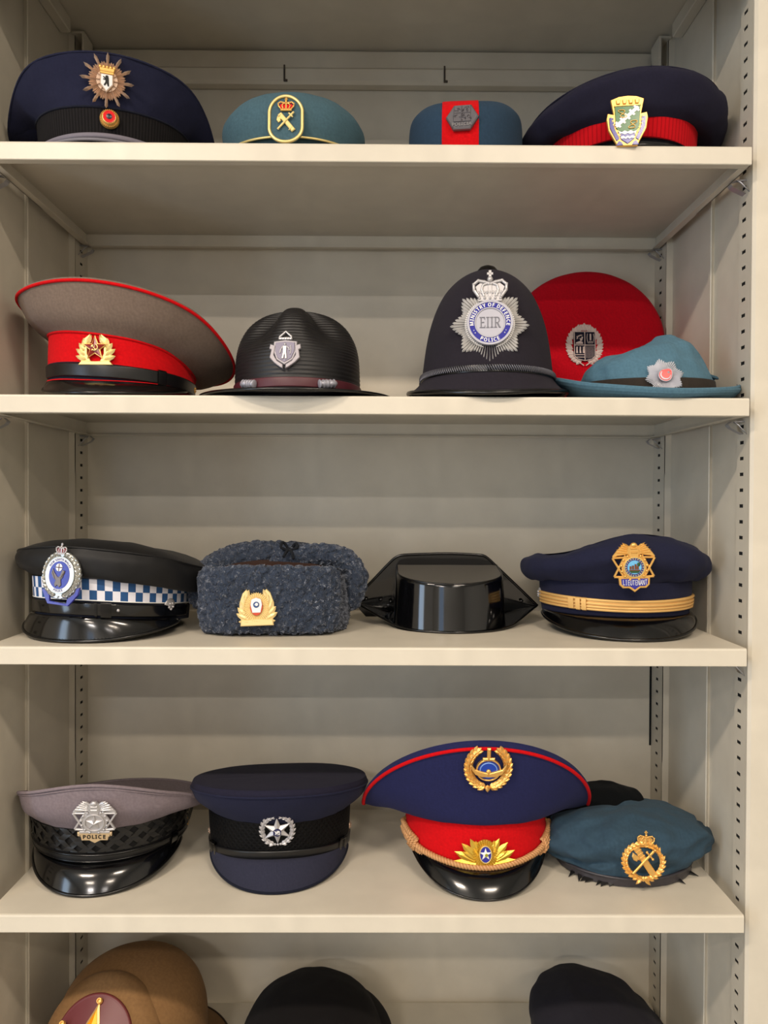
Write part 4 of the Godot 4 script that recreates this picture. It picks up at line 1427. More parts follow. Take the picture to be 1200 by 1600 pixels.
	g.plate(poly([-3, -3, 3, -3, 5, -14, 2, -17, -1, -14, -4, -17, -6, -13]), 4, 5.8, 0.5)
	for k in 4:
		g.leaf(-8 + k, -1 - k * 2, 1.9, 8, 2.6, 5, 1.2)
		g.leaf(6 - k, 0 - k * 2, 1.2, 8, 2.6, 5, 1.2)
	part("eagle", g, mat(Color(0.42, 0.38, 0.36), 0.35, 0.6), b)
	g = G.new()
	crown_relief(g, -1, 29, 17, 17, 1.5)
	part("crown", g, M.silver, b)
	g = G.new()
	crown_body(g, -1, 29, 17, 17, 2)
	part("crown_cap", g, mat(Color(0.45, 0.03, 0.06), 0.3), b)
	g = G.new()
	g.plate(poly([-22, -22, -14, -30, -13, -38, 13, -40, 14, -33, 24, -25, 27, -17, 32, -15, 30, -26, 22, -36, 16, -43, -16, -42, -22, -32, -27, -22]), -2, 1.6, 0.5)
	part("blue_ribbon", g, M.enamel_blue, b)

func pillow(path: PackedVector3Array, outs: PackedVector3Array, w: float, hh: float, p := 2.6, sides := 24, ends := 0.22) -> Array:   # a stuffed roll along a path: half thickness w, half height hh
	var rows := []
	var n := path.size()
	for i in n:
		var t := (path[mini(i + 1, n - 1)] - path[maxi(i - 1, 0)]).normalized()
		var o := (outs[i] - t * outs[i].dot(t)).normalized()
		var u := o.cross(t) * -1.0
		var e := minf(float(i) / (n - 1), 1 - float(i) / (n - 1)) / ends
		var s := sqrt(maxf(0.0, 1 - pow(1 - minf(e, 1.0), 2)))
		var row := PackedVector3Array()
		for k in sides:
			var a := -TAU * k / sides
			var m := pow(pow(absf(cos(a)), p) + pow(absf(sin(a)), p), -1.0 / p)
			row.append(path[i] + o * cos(a) * m * w * lerpf(0.4, 1.0, s) * (0.02 + 0.98 * s) + u * sin(a) * m * hh * (0.02 + 0.98 * s))
		rows.append(row)
	return rows

func smooth_path(pts: Array, n: int) -> PackedVector3Array:
	var c := Curve3D.new()
	for i in pts.size():
		var a: Vector3 = pts[maxi(i - 1, 0)]
		var b: Vector3 = pts[mini(i + 1, pts.size() - 1)]
		var t := (b - a) / 6.0
		c.add_point(pts[i], -t, t)
	var l := c.get_baked_length()
	var p := PackedVector3Array()
	for i in n:
		p.append(c.sample_baked(l * i / (n - 1)))
	return p

var tufts := []   # places for tufts of fur: [point, normal]
func furred(h: Node, called: String, m: Material, rows: Array, rng: RandomNumberGenerator, density := 0.75, amp := 4.5) -> MeshInstance3D:
	for j in rows.size():
		for i in rows[j].size():
			var p: Vector3 = rows[j][i]
			rows[j][i] = p + Vector3(wob.get_noise_3dv(p * 0.08), wob.get_noise_3dv(p * 0.08 + Vector3(90, 0, 0)), wob.get_noise_3dv(p * 0.08 + Vector3(0, 90, 0))) * amp
	var g := G.new()
	g.grid(rows, true)
	for q in range(0, g.ix.size(), 3):
		var a := g.v[g.ix[q]]
		var b := g.v[g.ix[q + 1]]
		var c := g.v[g.ix[q + 2]]
		var want := (b - a).cross(c - a).length() * 0.5 * density
		var cnt := int(want) + (1 if rng.randf() < want - int(want) else 0)
		for k in cnt:
			var u := rng.randf()
			var w := rng.randf()
			if u + w > 1:
				u = 1 - u
				w = 1 - w
			tufts.append([a + (b - a) * u + (c - a) * w, (g.n[g.ix[q]] + g.n[g.ix[q + 1]] + g.n[g.ix[q + 2]]).normalized()])
	return part(called, g, m, h)

func fur_hat() -> void:
	var h := cap_base("fur_hat", "grey blue fur hat with folded ear flaps and a cream oval badge", 432, 930, -178, 2, 2, "hat")
	h.position.y += 2.6 * K
	var fur := cloth(Color(0.222, 0.260, 0.326), 24.0, 0.08, 0.3)
	var brown := cloth(Color(0.22, 0.14, 0.11), 30.0, 0.02, 0.2)
	var rng := RandomNumberGenerator.new()
	rng.seed = 5
	var S := [ring(112, 84, 1, [1.0], 0, 0, 3.0), ring(116, 88, 14, [1.0], 0, 0, 3.0), ring(116, 86, 50, [1.0], 0, 0, 3.0), ring(110, 80, 84, [1.0], 0, 0, 3.0)]
	furred(h, "body", fur, skin_rows(S, 0, 3, 36, 160), rng, 0.5)
	dome(h, "cloth_crown", brown, S, 2.9, 26, 0, 3)
	var path := PackedVector3Array()
	var outs := PackedVector3Array()
	for i in 91:   # the turned up front
		var th := lerpf(-1.12, 0.98, i / 90.0)
		var m := pow(pow(absf(sin(th)), 3.0) + pow(absf(cos(th)), 3.0), -1.0 / 3.0)
		path.append(Vector3(sin(th) * 116 * m, 52 + 3 * cos(th * 2), cos(th) * 90 * m))
		outs.append(Vector3(sin(th) * 0.7, 0, cos(th)))
	furred(h, "front_flap", fur, pillow(path, outs, 14, 51, 4.0, 72, 0.13), rng)
	path = smooth_path([Vector3(-104, 36, 30), Vector3(-118, 58, 8), Vector3(-112, 86, -14), Vector3(-84, 104, -34), Vector3(-34, 112, -48), Vector3(20, 110, -52), Vector3(70, 104, -44)], 81)
	outs.clear()
	for p in path:
		outs.append(Vector3(p.x * 0.5, 60, 60))
	furred(h, "ear_flap", fur, pillow(path, outs, 22, 26, 2.3, 48, 0.12), rng)
	path = smooth_path([Vector3(-10, 102, -6), Vector3(30, 112, 2), Vector3(70, 118, 4), Vector3(108, 110, 6), Vector3(130, 86, 10), Vector3(126, 56, 8), Vector3(112, 24, 6)], 81)
	outs.clear()
	for p in path:
		outs.append(Vector3(p.x * 0.4, 20, 80))
	furred(h, "ear_flap", fur, pillow(path, outs, 20, 18, 2.3, 48, 0.14), rng)
	var g := G.new()
	for q in [[0.0, 1.0], [0.5, -1.0]]:
		g.tube(smooth_path([Vector3(22, 124, 8), Vector3(22 + q[1] * 10, 136 + q[0] * 4, 10), Vector3(22 + q[1] * 13, 130, 18), Vector3(22, 124, 14)], 16), 2.6, 6)
		g.tube(smooth_path([Vector3(22, 126, 10), Vector3(22 + q[1] * 5, 122, 24), Vector3(22 + q[1] * 8, 112 + q[0] * 6, 30)], 10), 2.4, 6)
	g.ball(Vector3(22, 125, 12), Vector3(5, 5, 4.5), 8)
	part("tie_string", g, cloth(Color(0.11, 0.12, 0.14), 60.0, 0.01), h)
	# the pile: short locks in many directions, in clumps
	g = G.new()
	for k in 3:
		var a := TAU * k / 3
		var c := TAU * (k + 1) / 3
		var p := [Vector3(sin(a) * 1.5, 0, cos(a) * 1.5), Vector3(sin(c) * 1.5, 0, cos(c) * 1.5)]
		g.quad(p[0], p[0] * 0.8 + Vector3(0, 2.4, 0.6), p[1] * 0.8 + Vector3(0, 2.4, 0.6), p[1], p[0] + p[1])
		g.tri(p[0] * 0.8 + Vector3(0, 2.4, 0.6), Vector3(0, 4.6, 1.6), p[1] * 0.8 + Vector3(0, 2.4, 0.6), p[0] + p[1])
	var lock := g.mesh()
	lock.surface_set_material(0, null)
	var mm := MultiMesh.new()
	mm.transform_format = MultiMesh.TRANSFORM_3D
	mm.use_colors = true
	mm.mesh = lock
	mm.instance_count = tufts.size()
	for i in tufts.size():
		var p: Vector3 = tufts[i][0]
		var n: Vector3 = tufts[i][1]
		var clump := Vector3(wob.get_noise_3dv(p * 0.11), wob.get_noise_3dv(p * 0.11 + Vector3(50, 0, 0)), wob.get_noise_3dv(p * 0.11 + Vector3(0, 50, 0)))
		var d := (n + clump * 1.0 + Vector3(rng.randf_range(-0.35, 0.35), rng.randf_range(-0.5, 0.2), rng.randf_range(-0.3, 0.3))).normalized()
		var x := d.cross(Vector3(rng.randf() - 0.5, rng.randf() - 0.5, rng.randf() - 0.5)).normalized()
		var s := rng.randf_range(0.5, 1.0)
		mm.set_instance_transform(i, Transform3D(Basis(x, d, x.cross(d)).scaled(Vector3.ONE * s), p * K))
		var v := rng.randf_range(0.88, 1.12) * (1.0 + 0.55 * wob.get_noise_3dv(p * 0.09))
		mm.set_instance_color(i, Color(0.125 * v, 0.138 * v, 0.170 * v))
	var o := MultiMeshInstance3D.new()
	o.name = "fur"
	o.multimesh = mm
	var fm := mat(Color.WHITE, 0.7, 0.0, 0.3)
	fm.vertex_color_use_as_albedo = true
	o.material_override = fm
	o.set_meta("kind", "stuff")
	h.add_child(o, true)
	# badge
	var F := Transform3D(Basis(Vector3.RIGHT, deg_to_rad(-4)) * Basis(Vector3.BACK, deg_to_rad(2)), Vector3(-19, 45, 109))
	g = G.new()
	for s: float in [-1.0, 1.0]:
		g.plate(poly([s * 6, -24, s * 20, -24, s * 26, -12, s * 26, 6, s * 21, 21, s * 15, 27, s * 11, 22, s * 16, 8, s * 14, -8]), -4, 1.5, 0.8)
		for q in [[10, -22, 0.05, 18, 8], [14, -19, 0.55, 20, 9], [17, -13, 0.85, 18, 9], [18, -6, 1.2, 17, 9], [18, 2, 1.6, 18, 8], [17, 8, 1.9, 20, 8]]:
			g.leaf(s * q[0], q[1], q[2] if s > 0 else PI - q[2], q[3], q[4], 1.0, 2.2)
	g.plate(poly([-25, -28, 25, -28, 24, -19, 0, -17, -24, -19]), -4, 3.4, 1.2)
	g.oval(0, 0, 17, 21, -3, 2)
	for i in 40:
		var a := TAU * i / 40
		g.ray(0, 0, a, 8, 17.5 + 4 * absf(sin(a)), 0.5, 1.1, 1.8, 1.6)
	var b := part("oval_badge", g, mat(Color(0.90, 0.80, 0.56), 0.38, 0.35), h, F, 260)
	g = G.new()
	g.oval(0, 1, 9.4, 13.4, 2, 4.6, 0.4)
	part("orange_field", g, mat(Color(0.75, 0.25, 0.10), 0.3), b)
	g = G.new()
	g.plate(poly([-6, -8, 6, -8, 8.6, 4, 7, 12, 0, 14.5, -7, 12, -8.6, 4]), 4, 5.2, 0.3)
	part("white_field", g, M.enamel_white, b)
	g = G.new()
	g.oval(0, 4, 4.6, 4.6, 5, 6.2, 0.4)
	part("blue_globe", g, mat(Color(0.20, 0.30, 0.48), 0.3), b)
	g = G.new()
	g.oval(0.6, 4.4, 2.4, 2.4, 6, 6.8, 0.3)
	g.bar(-3, 4, 3, 4, 0.6, 6, 6.7)
	part("globe_land", g, M.enamel_white, b)

func patent_hat() -> void:
	var h := cap_base("tricorn_hat", "shiny black patent leather hat with an upright back flap", 704, 930, -200, 2, 0, "hat")
	var gloss: StandardMaterial3D = M.patent.duplicate()
	gloss.roughness = 0.09
	var plan := func(n: int, k: float):   # half round front, straight sides, from the left rear to the right rear
		var l := PackedVector2Array()
		for i in n + 1:
			var u := lerpf(-1, 1, float(i) / n)
			var a := u * PI / 2 * 1.18
			l.append(Vector2(sin(a) * 88 * k if absf(a) < PI / 2 else signf(a) * 88 * k, 8 + cos(a) * 74 * k if absf(a) < PI / 2 else 8 - (absf(a) - PI / 2) * 190))
		return l
	var lo: PackedVector2Array = plan.call(72, 1.0)
	var rows := []
	for q in [[0.0, 1.03], [0.03, 1.0], [0.5, 0.985], [0.93, 0.955], [0.98, 0.945], [1.0, 0.93]]:
		var row := PackedVector3Array()
		for p in lo:
			var top := remap(p.y, 82, -45, 77, 98)
			var bot := 1.0 + 0.0010 * pow(absf(p.x), 2) * smoothstep(60, -40, p.y)
			row.append(Vector3(p.x * q[1] * 1.06 - 3, lerpf(bot, top, q[0]), p.y * q[1]))
		rows.append(row)
	var g := G.new()
	g.grid(rows)
	part("drum", g, gloss, h)
	g = G.new()
	var last: PackedVector3Array = rows[5]
	rows = []
	for s in [1.0, 0.985, 0.95, 0.6, 0.3, 0.0]:
		var row := PackedVector3Array()
		for p in last:
			row.append(Vector3(p.x, lerpf(97.5, p.y, s) + 1.2 * smoothstep(1.0, 0.94, s), lerpf(-46, p.z, s)))
		rows.append(row)
	g.grid(rows)
	part("drum_top", g, mat(Color(0.30, 0.29, 0.27), 0.55, 0.0, 0.5), h)
	g = G.new()
	var seam := PackedVector3Array()
	for p in last:
		seam.append(p + Vector3(0, 0.4, 0))
	g.tube(seam, 1.5, 6)
	for i in 60:
		var p := seam[6 + i]
		g.ball(p + Vector3(0, 0.6, 0.6), Vector3.ONE * 1.0, 6)
	part("seam", g, M.trim, h)
	# the brim: under the drum in front, sweeping up to the two points, and the flap that stands up behind
	var outer := smooth_path([Vector3(-166, 34, -50), Vector3(-140, 24, -16), Vector3(-112, 13, 18), Vector3(-92, 6, 40), Vector3(-56, 2.4, 70), Vector3(0, 2.2, 86), Vector3(56, 2.4, 70), Vector3(92, 5, 40), Vector3(112, 11, 16), Vector3(134, 19, -18), Vector3(156, 27, -50)], 61)
	rows = []
	for s in [0.0, 0.3, 0.6, 1.0]:
		var row := PackedVector3Array()
		for p in outer:
			row.append(p.lerp(Vector3(p.x * 0.5, 9, -50), s))
		rows.append(row)
	g = G.new()
	g.grid(rows)
	part("brim", g, gloss, h)
	g = G.new()
	g.tube(outer, 1.9, 8)
	part("brim_edge", g, M.trim, h)
	var rimline := smooth_path([Vector3(-167, 34, -50), Vector3(-136, 66, -47), Vector3(-106, 98, -44), Vector3(-90, 112, -42), Vector3(-70, 116, -41), Vector3(0, 118, -42), Vector3(52, 116, -41), Vector3(66, 112, -42), Vector3(86, 94, -44), Vector3(120, 62, -47), Vector3(157, 27, -50)], 81)
	rows = []
	for s in [0.0, 0.25, 0.5, 0.75, 1.0]:
		var row := PackedVector3Array()
		for p in rimline:
			var f := Vector3(p.x * 0.86, 6, -56)
			row.append(f.lerp(p, s) + Vector3(0, 0, 1.5 * sin(s * PI)))
		rows.append(row)
	g = G.new()
	g.grid(rows)
	var back := []
	for r in rows:
		var row := PackedVector3Array()
		for p in r:
			row.append(p - Vector3(0, 0, 2.5))
		back.append(row)
	back.reverse()
	g.grid(back)
	part("back_flap", g, gloss, h)
	g = G.new()
	g.tube(rimline, 2.4, 8)
	part("flap_edge", g, M.trim, h)
	g = G.new()
	for q in [[-143, 38], [-118, 37], [-100, 34], [128, 36]]:
		g.ball(Vector3(q[0], q[1], -44), Vector3(3.4, 2.6, 1.8), 10)
	part("flap_eyelets", g, M.trim, h)

func police_star(g: G, z: float) -> void:   # six pointed open star with an eagle on top, 60 wide
	var tip := [[-31, 12], [31, 12], [-29, -16], [29, -16]]
	for s: float in [-1.0, 1.0]:
		g.bar(s * 31, 12, s * 6, 13, 3.0, z, z + 3, 0.9)
		g.bar(s * 31, 12, s * 13, -20, 3.0, z, z + 3, 0.9)
		g.bar(s * 29, -16, s * 12, 16, 3.0, z, z + 3, 0.9)
		g.bar(s * 29, -16, s * 4, -17, 3.4, z, z + 3, 0.9)
		g.plate(poly([s * 5, 14, s * 10, 17, s * 24, 15, s * 31, 12, s * 31, 15, s * 24, 24, s * 16, 32, s * 11, 33, s * 6, 29, s * 3, 24]), z, z + 3, 0.9)
		for k in 5:
			g.leaf(s * 7, 19 + k * 2.2, (0.05 + k * 0.14) if s > 0 else PI - 0.05 - k * 0.14, 21 - k * 2.2, 3.4, z + 2.4, 1.5)
		for k in 6:
			var a := deg_to_rad(-70 + k * 26)
			g.ball(Vector3(s * cos(a) * 19, -2 + sin(a) * 19, z + 3), Vector3(2.2, 2.2, 2), 6)
	g.plate(poly([-7, 11, 7, 11, 8, 22, 6, 30, 3, 33.5, -3, 33.5, -6, 30, -8, 22]), z, z + 4, 1.2)
	g.ball(Vector3(0, 31, z + 3), Vector3(5, 4, 3.4), 10)
	g.bar(-5, 26, 5, 26, 2.6, z + 3, z + 5.4, 0.8)
	g.bar(-5, 20, 5, 20, 2.6, z + 3, z + 5.4, 0.8)
	g.oval(0, -2, 18.5, 18.5, z, z + 3, 0.8)

func gold_band_cap() -> void:
	var h := cap_base("peaked_cap", "dark navy peaked cap with a gold braid band and gold star badge", 959, 940, -196, 2, -4)
	var by := [84.0, 84.0, 62.0, 82.0]
	var B := [ring(118, 112, [32, 26, 4, 26]), ring(122, 116, [50, 48, 28, 50]), ring(123, 117, by)]
	skin(h, "band", M.navy, B, 0, 2, 8)
	var C := [ring(123, 117, by), ring(136, 128, [98, 88, 80, 74, 66, 72, 78, 86]), ring(152, 148, [124, 110, 92, 84, 78, 82, 92, 104]), ring(150, 144, [146, 132, 108, 98, 94, 98, 110, 122]), ring(134, 122, [160, 144, 120, 110, 106, 108, 119, 130])]
	skin(h, "crown", M.navy, C, 0, 4, 28, 128, -PI, PI, 0, 4.0, 0.016)
	dome(h, "crown_top", M.navy, C, 4, 5, 8, 4)
	visor(h, M.patent, M.trim, B, 0.05, 1.5, 132, 150, [4, 22], 8, 0, 2.6, 3.0, M.lining)
	var g := G.new()
	for i in 80:
		var u := 2.0 * i / 79 - 1
		var th := u * 1.3
		g.ball(Vector3(sin(th) * 127, lerpf(6.5, 20, u * u), cos(th) * 144), Vector3(1.1, 0.7, 0.8), 6)
	part("visor_stitching", g, M.trim, h)
	var braid := mat(Color(0.88, 0.70, 0.42), 0.5, 0.3)
	g = G.new()
	strap_into(g, B, [0.92, 1.0], 17, 1.6, -1.5, 1.5)
	for k in 4:
		strap_into(g, B, [0.92 + (k - 1.5) * 0.20, 1.0 + (k - 1.5) * 0.18], 3.6, 3.8, -1.5, 1.5)
	part("gold_braid", g, braid, h)
	g = G.new()
	for th in [-0.66, -0.58, 1.28]:
		strap_into(g, B, 0.95, 20, 5.4, th - 0.03, th + 0.03, 4)
	strap_into(g, B, 0.95, 19, 4.8, -0.80, -0.72, 4)
	part("braid_slide", g, braid, h)
	button(h, "strap_button", M.silver, B, -1.56, 1.15, 10)
	button(h, "strap_button", M.silver, B, 1.56, 1.15, 10)
	var F := on(C, 0.03, 0.75, 5, -3, 0)
	F.origin = Vector3(-6, 114, 150)
	F.basis = Basis(Vector3.RIGHT, deg_to_rad(0)) * Basis(Vector3.BACK, deg_to_rad(2))
	g = G.new()
	police_star(g, 0)
	g.plate(poly([-23, -17, 23, -17, 22, -28, 17, -33, 8, -33, 0, -39, -8, -33, -17, -33, -22, -28]), -1, 3, 0.8)
	var b := part("star_badge", g, M.gold, h, F, 300)
	g = G.new()
	g.plate(poly([-19.5, -19, 19.5, -19, 18.8, -27, 15, -30, 7, -30, 0, -35, -7, -30, -15, -30, -18.8, -27]), 2, 3.8, 0.4)
	part("rank_panel", g, M.enamel_blue, b)
	g = G.new()
	for i in 10:
		glyph(g, "LIEUTENANT"[i], 7.2, Transform3D(Basis.from_scale(Vector3(0.56, 1, 1)), Vector3(-16.2 + i * 3.6, -24.3 - 0.8 * cos((i - 4.5) * 0.3), 4)), 0.6, false)
	part("lettering", g, M.enamel_white, b)
	g = G.new()
	g.oval(0, -2, 14.5, 14.5, 2.4, 4.2, 0.4)
	part("seal_ring", g, mat(Color(0.24, 0.26, 0.46), 0.25), b)
	g = G.new()
	for i in 22:
		var a := TAU * i / 22
		g.bar(cos(a) * 11.6, -2 + sin(a) * 11.6, cos(a) * 13.4, -2 + sin(a) * 13.4, 0.9, 4, 4.7, 0.1)
	g.hoop(0, -2, 14, 14, 15, 15, 3, 5)
	part("seal_lettering", g, M.palegold, b)
	g = G.new()
	g.oval(0, -2, 10.2, 10.2, 3, 4.6, 0.3)
	part("seal_sky", g, mat(Color(0.40, 0.68, 0.85), 0.25), b)
	g = G.new()
	for q in [[-6, -5, 3.4], [-2.4, -5, 4.4], [1.4, -5, 6.4], [4.6, -5, 3.6]]:
		g.bar(q[0], q[1], q[0], q[1] + q[2] + 1.4, 2.8, 4.4, 5.4, 0.2)
	g.bar(-8, -6.4, 8, -6.4, 1.6, 4.4, 5.4, 0.2)
	part("seal_buildings", g, mat(Color(0.42, 0.22, 0.08), 0.4), b)
	g = G.new()
	g.plate(poly([-8.4, -7, 8.4, -7, 5, -10.4, -5, -10.4]), 4.2, 5.0, 0.2)
	g.ball(Vector3(6, 2.4, 4.8), Vector3(2.6, 3.2, 0.8), 8)
	part("seal_green", g, mat(Color(0.10, 0.28, 0.14), 0.4), b)

# ---- row 4
func lattice_band_cap() -> void:
	var h := cap_base("peaked_cap", "grey topped police cap with black lattice band and silver star badge", 176, 1300, -196, 3, 7)
	var grey := cloth(Color(0.508, 0.462, 0.483), 40.0, 0.02, 0.2)
	var by := [88.0, 82.0, 58.0, 84.0]
	var B := [ring(116, 112, [28, 26, 4, 28]), ring(120, 114, [50, 47, 26, 49]), ring(126, 116, by)]
	skin(h, "band", mat(Color(0.02, 0.018, 0.02), 0.9), B, 0, 2, 8, 96, -PI, PI, -2.5)
	var g := G.new()   # woven lattice with diamond openings
	for d: float in [-1.0, 1.0]:
		for i in 28:
			var th0 := TAU * i / 28
			var rows := [PackedVector3Array(), PackedVector3Array()]
			for k in 9:
				var s := k / 8.0
				for e in 2:
					var th := th0 + d * (s - 0.5) * 0.36 + (e - 0.5) * 0.105
					var t := lerpf(1.06, 2.0, s)
					rows[e].append(lp(B, th, t) + ln(B, th, t) * (1.6 + 0.7 * d * sin(s * PI * 4)))
			g.grid([rows[1], rows[0]])
	part("lattice", g, M.leather, h)
	var T := [ring(126, 116, by), ring(152, 140, [124, 106, 82, 68, 64, 70, 92, 110], [1, 1, 1, 1, 1, 0.92, 0.87, 0.98], 0, 2), ring(158, 146, [166, 134, 84, 74, 70, 78, 108, 144], [1, 1, 1, 1, 1, 0.9, 0.86, 1.0], 0, 3)]
	skin(h, "crown", grey, T, 0, 2, 16, 128, -PI, PI, 0, 1.5)
	pipe(h, "crown_welt", grey, T, 2, 2.6, -PI, PI, 0, 128)
	pipe(h, "crown_seam", grey, T, 1.88, 1.2, -PI, PI, 0.5, 128)
	dome(h, "crown_top", grey, T, 2, 2, 10, 2)
	pipe(h, "rear_binding", mat(Color(0.07, 0.035, 0.025), 0.4), T, 2, 3.6, 1.75, 4.0, 2.0)
	var trim_rows := skin_rows(B, 0, 1, 8, 96)
	g = G.new()
	g.grid(trim_rows, true)
	part("lower_band", g, M.leather, h)
	visor(h, M.patent, M.trim, B, 0.1, 1.4, 122, 148, [4, 30], 16, 2, 2.6, 3.4, M.lining)
	g = G.new()
	for i in 70:
		var u := 2.0 * i / 69 - 1
		var th := u * 1.25
		g.ball(Vector3(sin(th) * 117, lerpf(7.5, 30, u * u), 2 + cos(th) * 142), Vector3(1.2, 0.8, 0.9), 6)
	for i in 40:
		var th := lerpf(-0.7, 0.7, i / 39.0)
		g.ball(lp(B, th, 0.16) + ln(B, th, 0.16) * 4, Vector3(1.3, 0.9, 1.0), 6)
	part("visor_stitching", g, mat(Color(0.09, 0.09, 0.10), 0.25), h)
	strap(h, "chin_strap", M.leather, B, [0.72, 0.86], 15, 3.4, -1.6, 1.6)
	g = G.new()
	strap_into(g, B, [0.95, 1.05], 2.5, 4.6, -1.6, 1.6)
	strap_into(g, B, [0.52, 0.68], 2.0, 4.4, -1.6, 1.6)
	part("strap_edges", g, M.trim, h)
	g = G.new()
	strap_into(g, B, 0.83, 17, 6.0, 1.02, 1.14, 6)
	part("strap_keeper", g, M.patent, h)
	button(h, "strap_button", M.gold, B, 1.62, 0.86, 9)
	button(h, "strap_button", M.gold, B, -1.62, 0.86, 9)
	for s: float in [-1.0, 1.0]:   # the side straps that run up to the back of the crown
		var rows := [PackedVector3Array(), PackedVector3Array()]
		var pts := smooth_path([Vector3(s * 119, 40, -6), Vector3(s * 122, 48, -36), Vector3(s * 125, 60, -54), Vector3(s * 126, 72, -50)], 20)
		for i in 20:
			rows[0].append(pts[i] + Vector3(s * 1.5, -9, 0))
			rows[1].append(pts[i] + Vector3(s * 1.5, 9, 0))
		g = G.new()
		g.grid(rows)
		part("side_strap", g, M.leather, h)
	var F := on(B, 0.0, 1.95, 6, 0, 0)
	F.origin = Vector3(4, 112, 140)
	F.basis = Basis(Vector3.RIGHT, deg_to_rad(16)) * Basis(Vector3.BACK, deg_to_rad(-3))
	g = G.new()
	police_star(g, 0)
	g.bar(-22, -20, 22, -20, 3.4, 0, 3.6)
	g.hoop(0, -2, 13, 13, 15, 15, 2, 5)
	var b := part("star_badge", g, M.silver, h, F, 300)
	g = G.new()
	g.star(0, -2, 5, 12.5, 5, 3.6, 7.5)
	part("inner_star", g, M.silver, b)
	g = G.new()
	g.plate(poly([-25, -21, 25, -21, 25, -27, 20, -29, 19, -35, 8, -35, 0, -40, -8, -35, -19, -35, -20, -29, -25, -27]), -1.5, 2, 0.6)
	part("name_panel", g, mat(Color(0.80, 0.70, 0.55), 0.35, 0.4), b)
	g = G.new()
	for i in 6:
		glyph(g, "POLICE"[i], 6.4, Transform3D(Basis(), Vector3([-16, -9.4, -3.2, 1.2, 6.4, 13][i] + 1.0, -28.4, 2.2)), 0.8, true)
	g.bar(-21, -25, -21, -30, 0.9, 1.8, 2.6, 0.1)
	g.bar(22.5, -25, 22.5, -30, 0.9, 1.8, 2.6, 0.1)
	part("lettering", g, M.enamel_black, b)

func six_star_cap() -> void:
	var h := cap_base("peaked_cap", "dark navy cloth peaked cap with a six-pointed star in a wreath", 438, 1300, -197, 3, 5)
	var by := [96.0, 86.0, 62.0, 88.0]
	var B := [ring(113, 110, [38, 16, 0, 16]), ring(116, 113, [64, 48, 26, 48]), ring(118, 114, by)]
	var net := cloth(Color(0.022, 0.021, 0.026), 1.0, 0.0, 0.05)
	net.uv1_triplanar = false
	net.uv1_scale = Vector3(80, 7, 1)
	net.roughness = 0.6
	net.albedo_texture = image_tex(16, 16, func(x, y): return Color.WHITE * (0.45 if (absi((x + y) % 16 - 8) < 5 and absi((x - y + 16) % 16 - 8) < 5) else 1.0))
	net.heightmap_texture = image_tex(16, 16, func(x, y): return Color.WHITE * (0.2 if (absi((x + y) % 16 - 8) < 5 and absi((x - y + 16) % 16 - 8) < 5) else 1.0))
	net.heightmap_scale = 0.05
	skin(h, "band", net, B, 0, 2, 10, 128)
	var C := [ring(118, 114, by), ring(138, 134, [126, 116, 100, 82, 74, 82, 101, 117]), ring(146, 143, [147, 138, 118, 102, 92, 102, 119, 139]), ring(143, 140, [157, 148, 129, 112, 103, 112, 130, 149])]
	skin(h, "crown", M.navy, C, 0, 2, 12, 128, -PI, PI, 0, 1.2)
	skin(h, "crown_rim", M.black_cloth, C, 2, 3, 6, 128)
	pipe(h, "crown_welt", M.navy, C, 2, 1.6, -PI, PI, 0.3)
	dome(h, "crown_top", M.black_cloth, C, 3, 4, 2, 2)
	visor(h, cloth(Color(0.179, 0.184, 0.245), 50.0, 0.012, 0.2), M.dark_navy, B, 0.06, 1.42, 117, 142, [4, 16], 14, 0, 2.0, 3.6, M.lining)
	strap(h, "chin_strap", M.leather, B, [0.30, 0.42], 16, 3.2, -1.6, 1.6)
	var g := G.new()
	for th in [-1.1, 1.06]:
		strap_into(g, B, 0.38, 21, 5.2, th - 0.09, th - 0.05, 4)
		strap_into(g, B, 0.38, 21, 5.2, th + 0.05, th + 0.09, 4)
		strap_into(g, B, 0.70, 3, 5.2, th - 0.09, th + 0.09, 4)
	part("strap_keeper", g, M.trim, h)
	button(h, "strap_button", M.bronze, B, 1.6, 0.8, 7)
	button(h, "strap_button", M.bronze, B, -1.6, 0.8, 7)
	var F := on(B, 0.0, 1.72, 3.0, 2, 10)
	g = G.new()
	wreath(g, 0, 0, 23, 24, -84, 72, 10, 9, 5, 0, 2.6, 0.5)
	wreath(g, 0, 0, 23, 24, 264, 108, 10, 9, 5, 0, 2.6, 0.5)
	for i in 31:
		var a := deg_to_rad(lerpf(-255, 75, i / 30.0))
		g.ball(Vector3(cos(a) * 23, sin(a) * 24, 0), Vector3(2.6, 2.6, 1.6), 6)
	var b := part("wreath_badge", g, M.silver, h, F, 200)
	g = G.new()
	g.star(0, 0, 6, 22, 9.5, 1.0, 8.0)
	part("six_point_star", g, M.silver, b)
	g = G.new()
	g.plate(poly([0, 7, 6, 3.5, 6, -3.5, 0, -7, -6, -3.5, -6, 3.5]), 4.6, 6.6, 0.4)
	part("blue_centre", g, mat(Color(0.12, 0.13, 0.30), 0.25), b)
	g = G.new()
	g.wire([[-4, 2.8], [-2.4, 3], [-2, -2.6]], 0.55, 6.7)
	g.wire([[0, 3], [3, 3], [4, 1], [4, -2.8], [1, -2.8]], 0.6, 6.7)
	part("emblem", g, M.enamel_white, b)

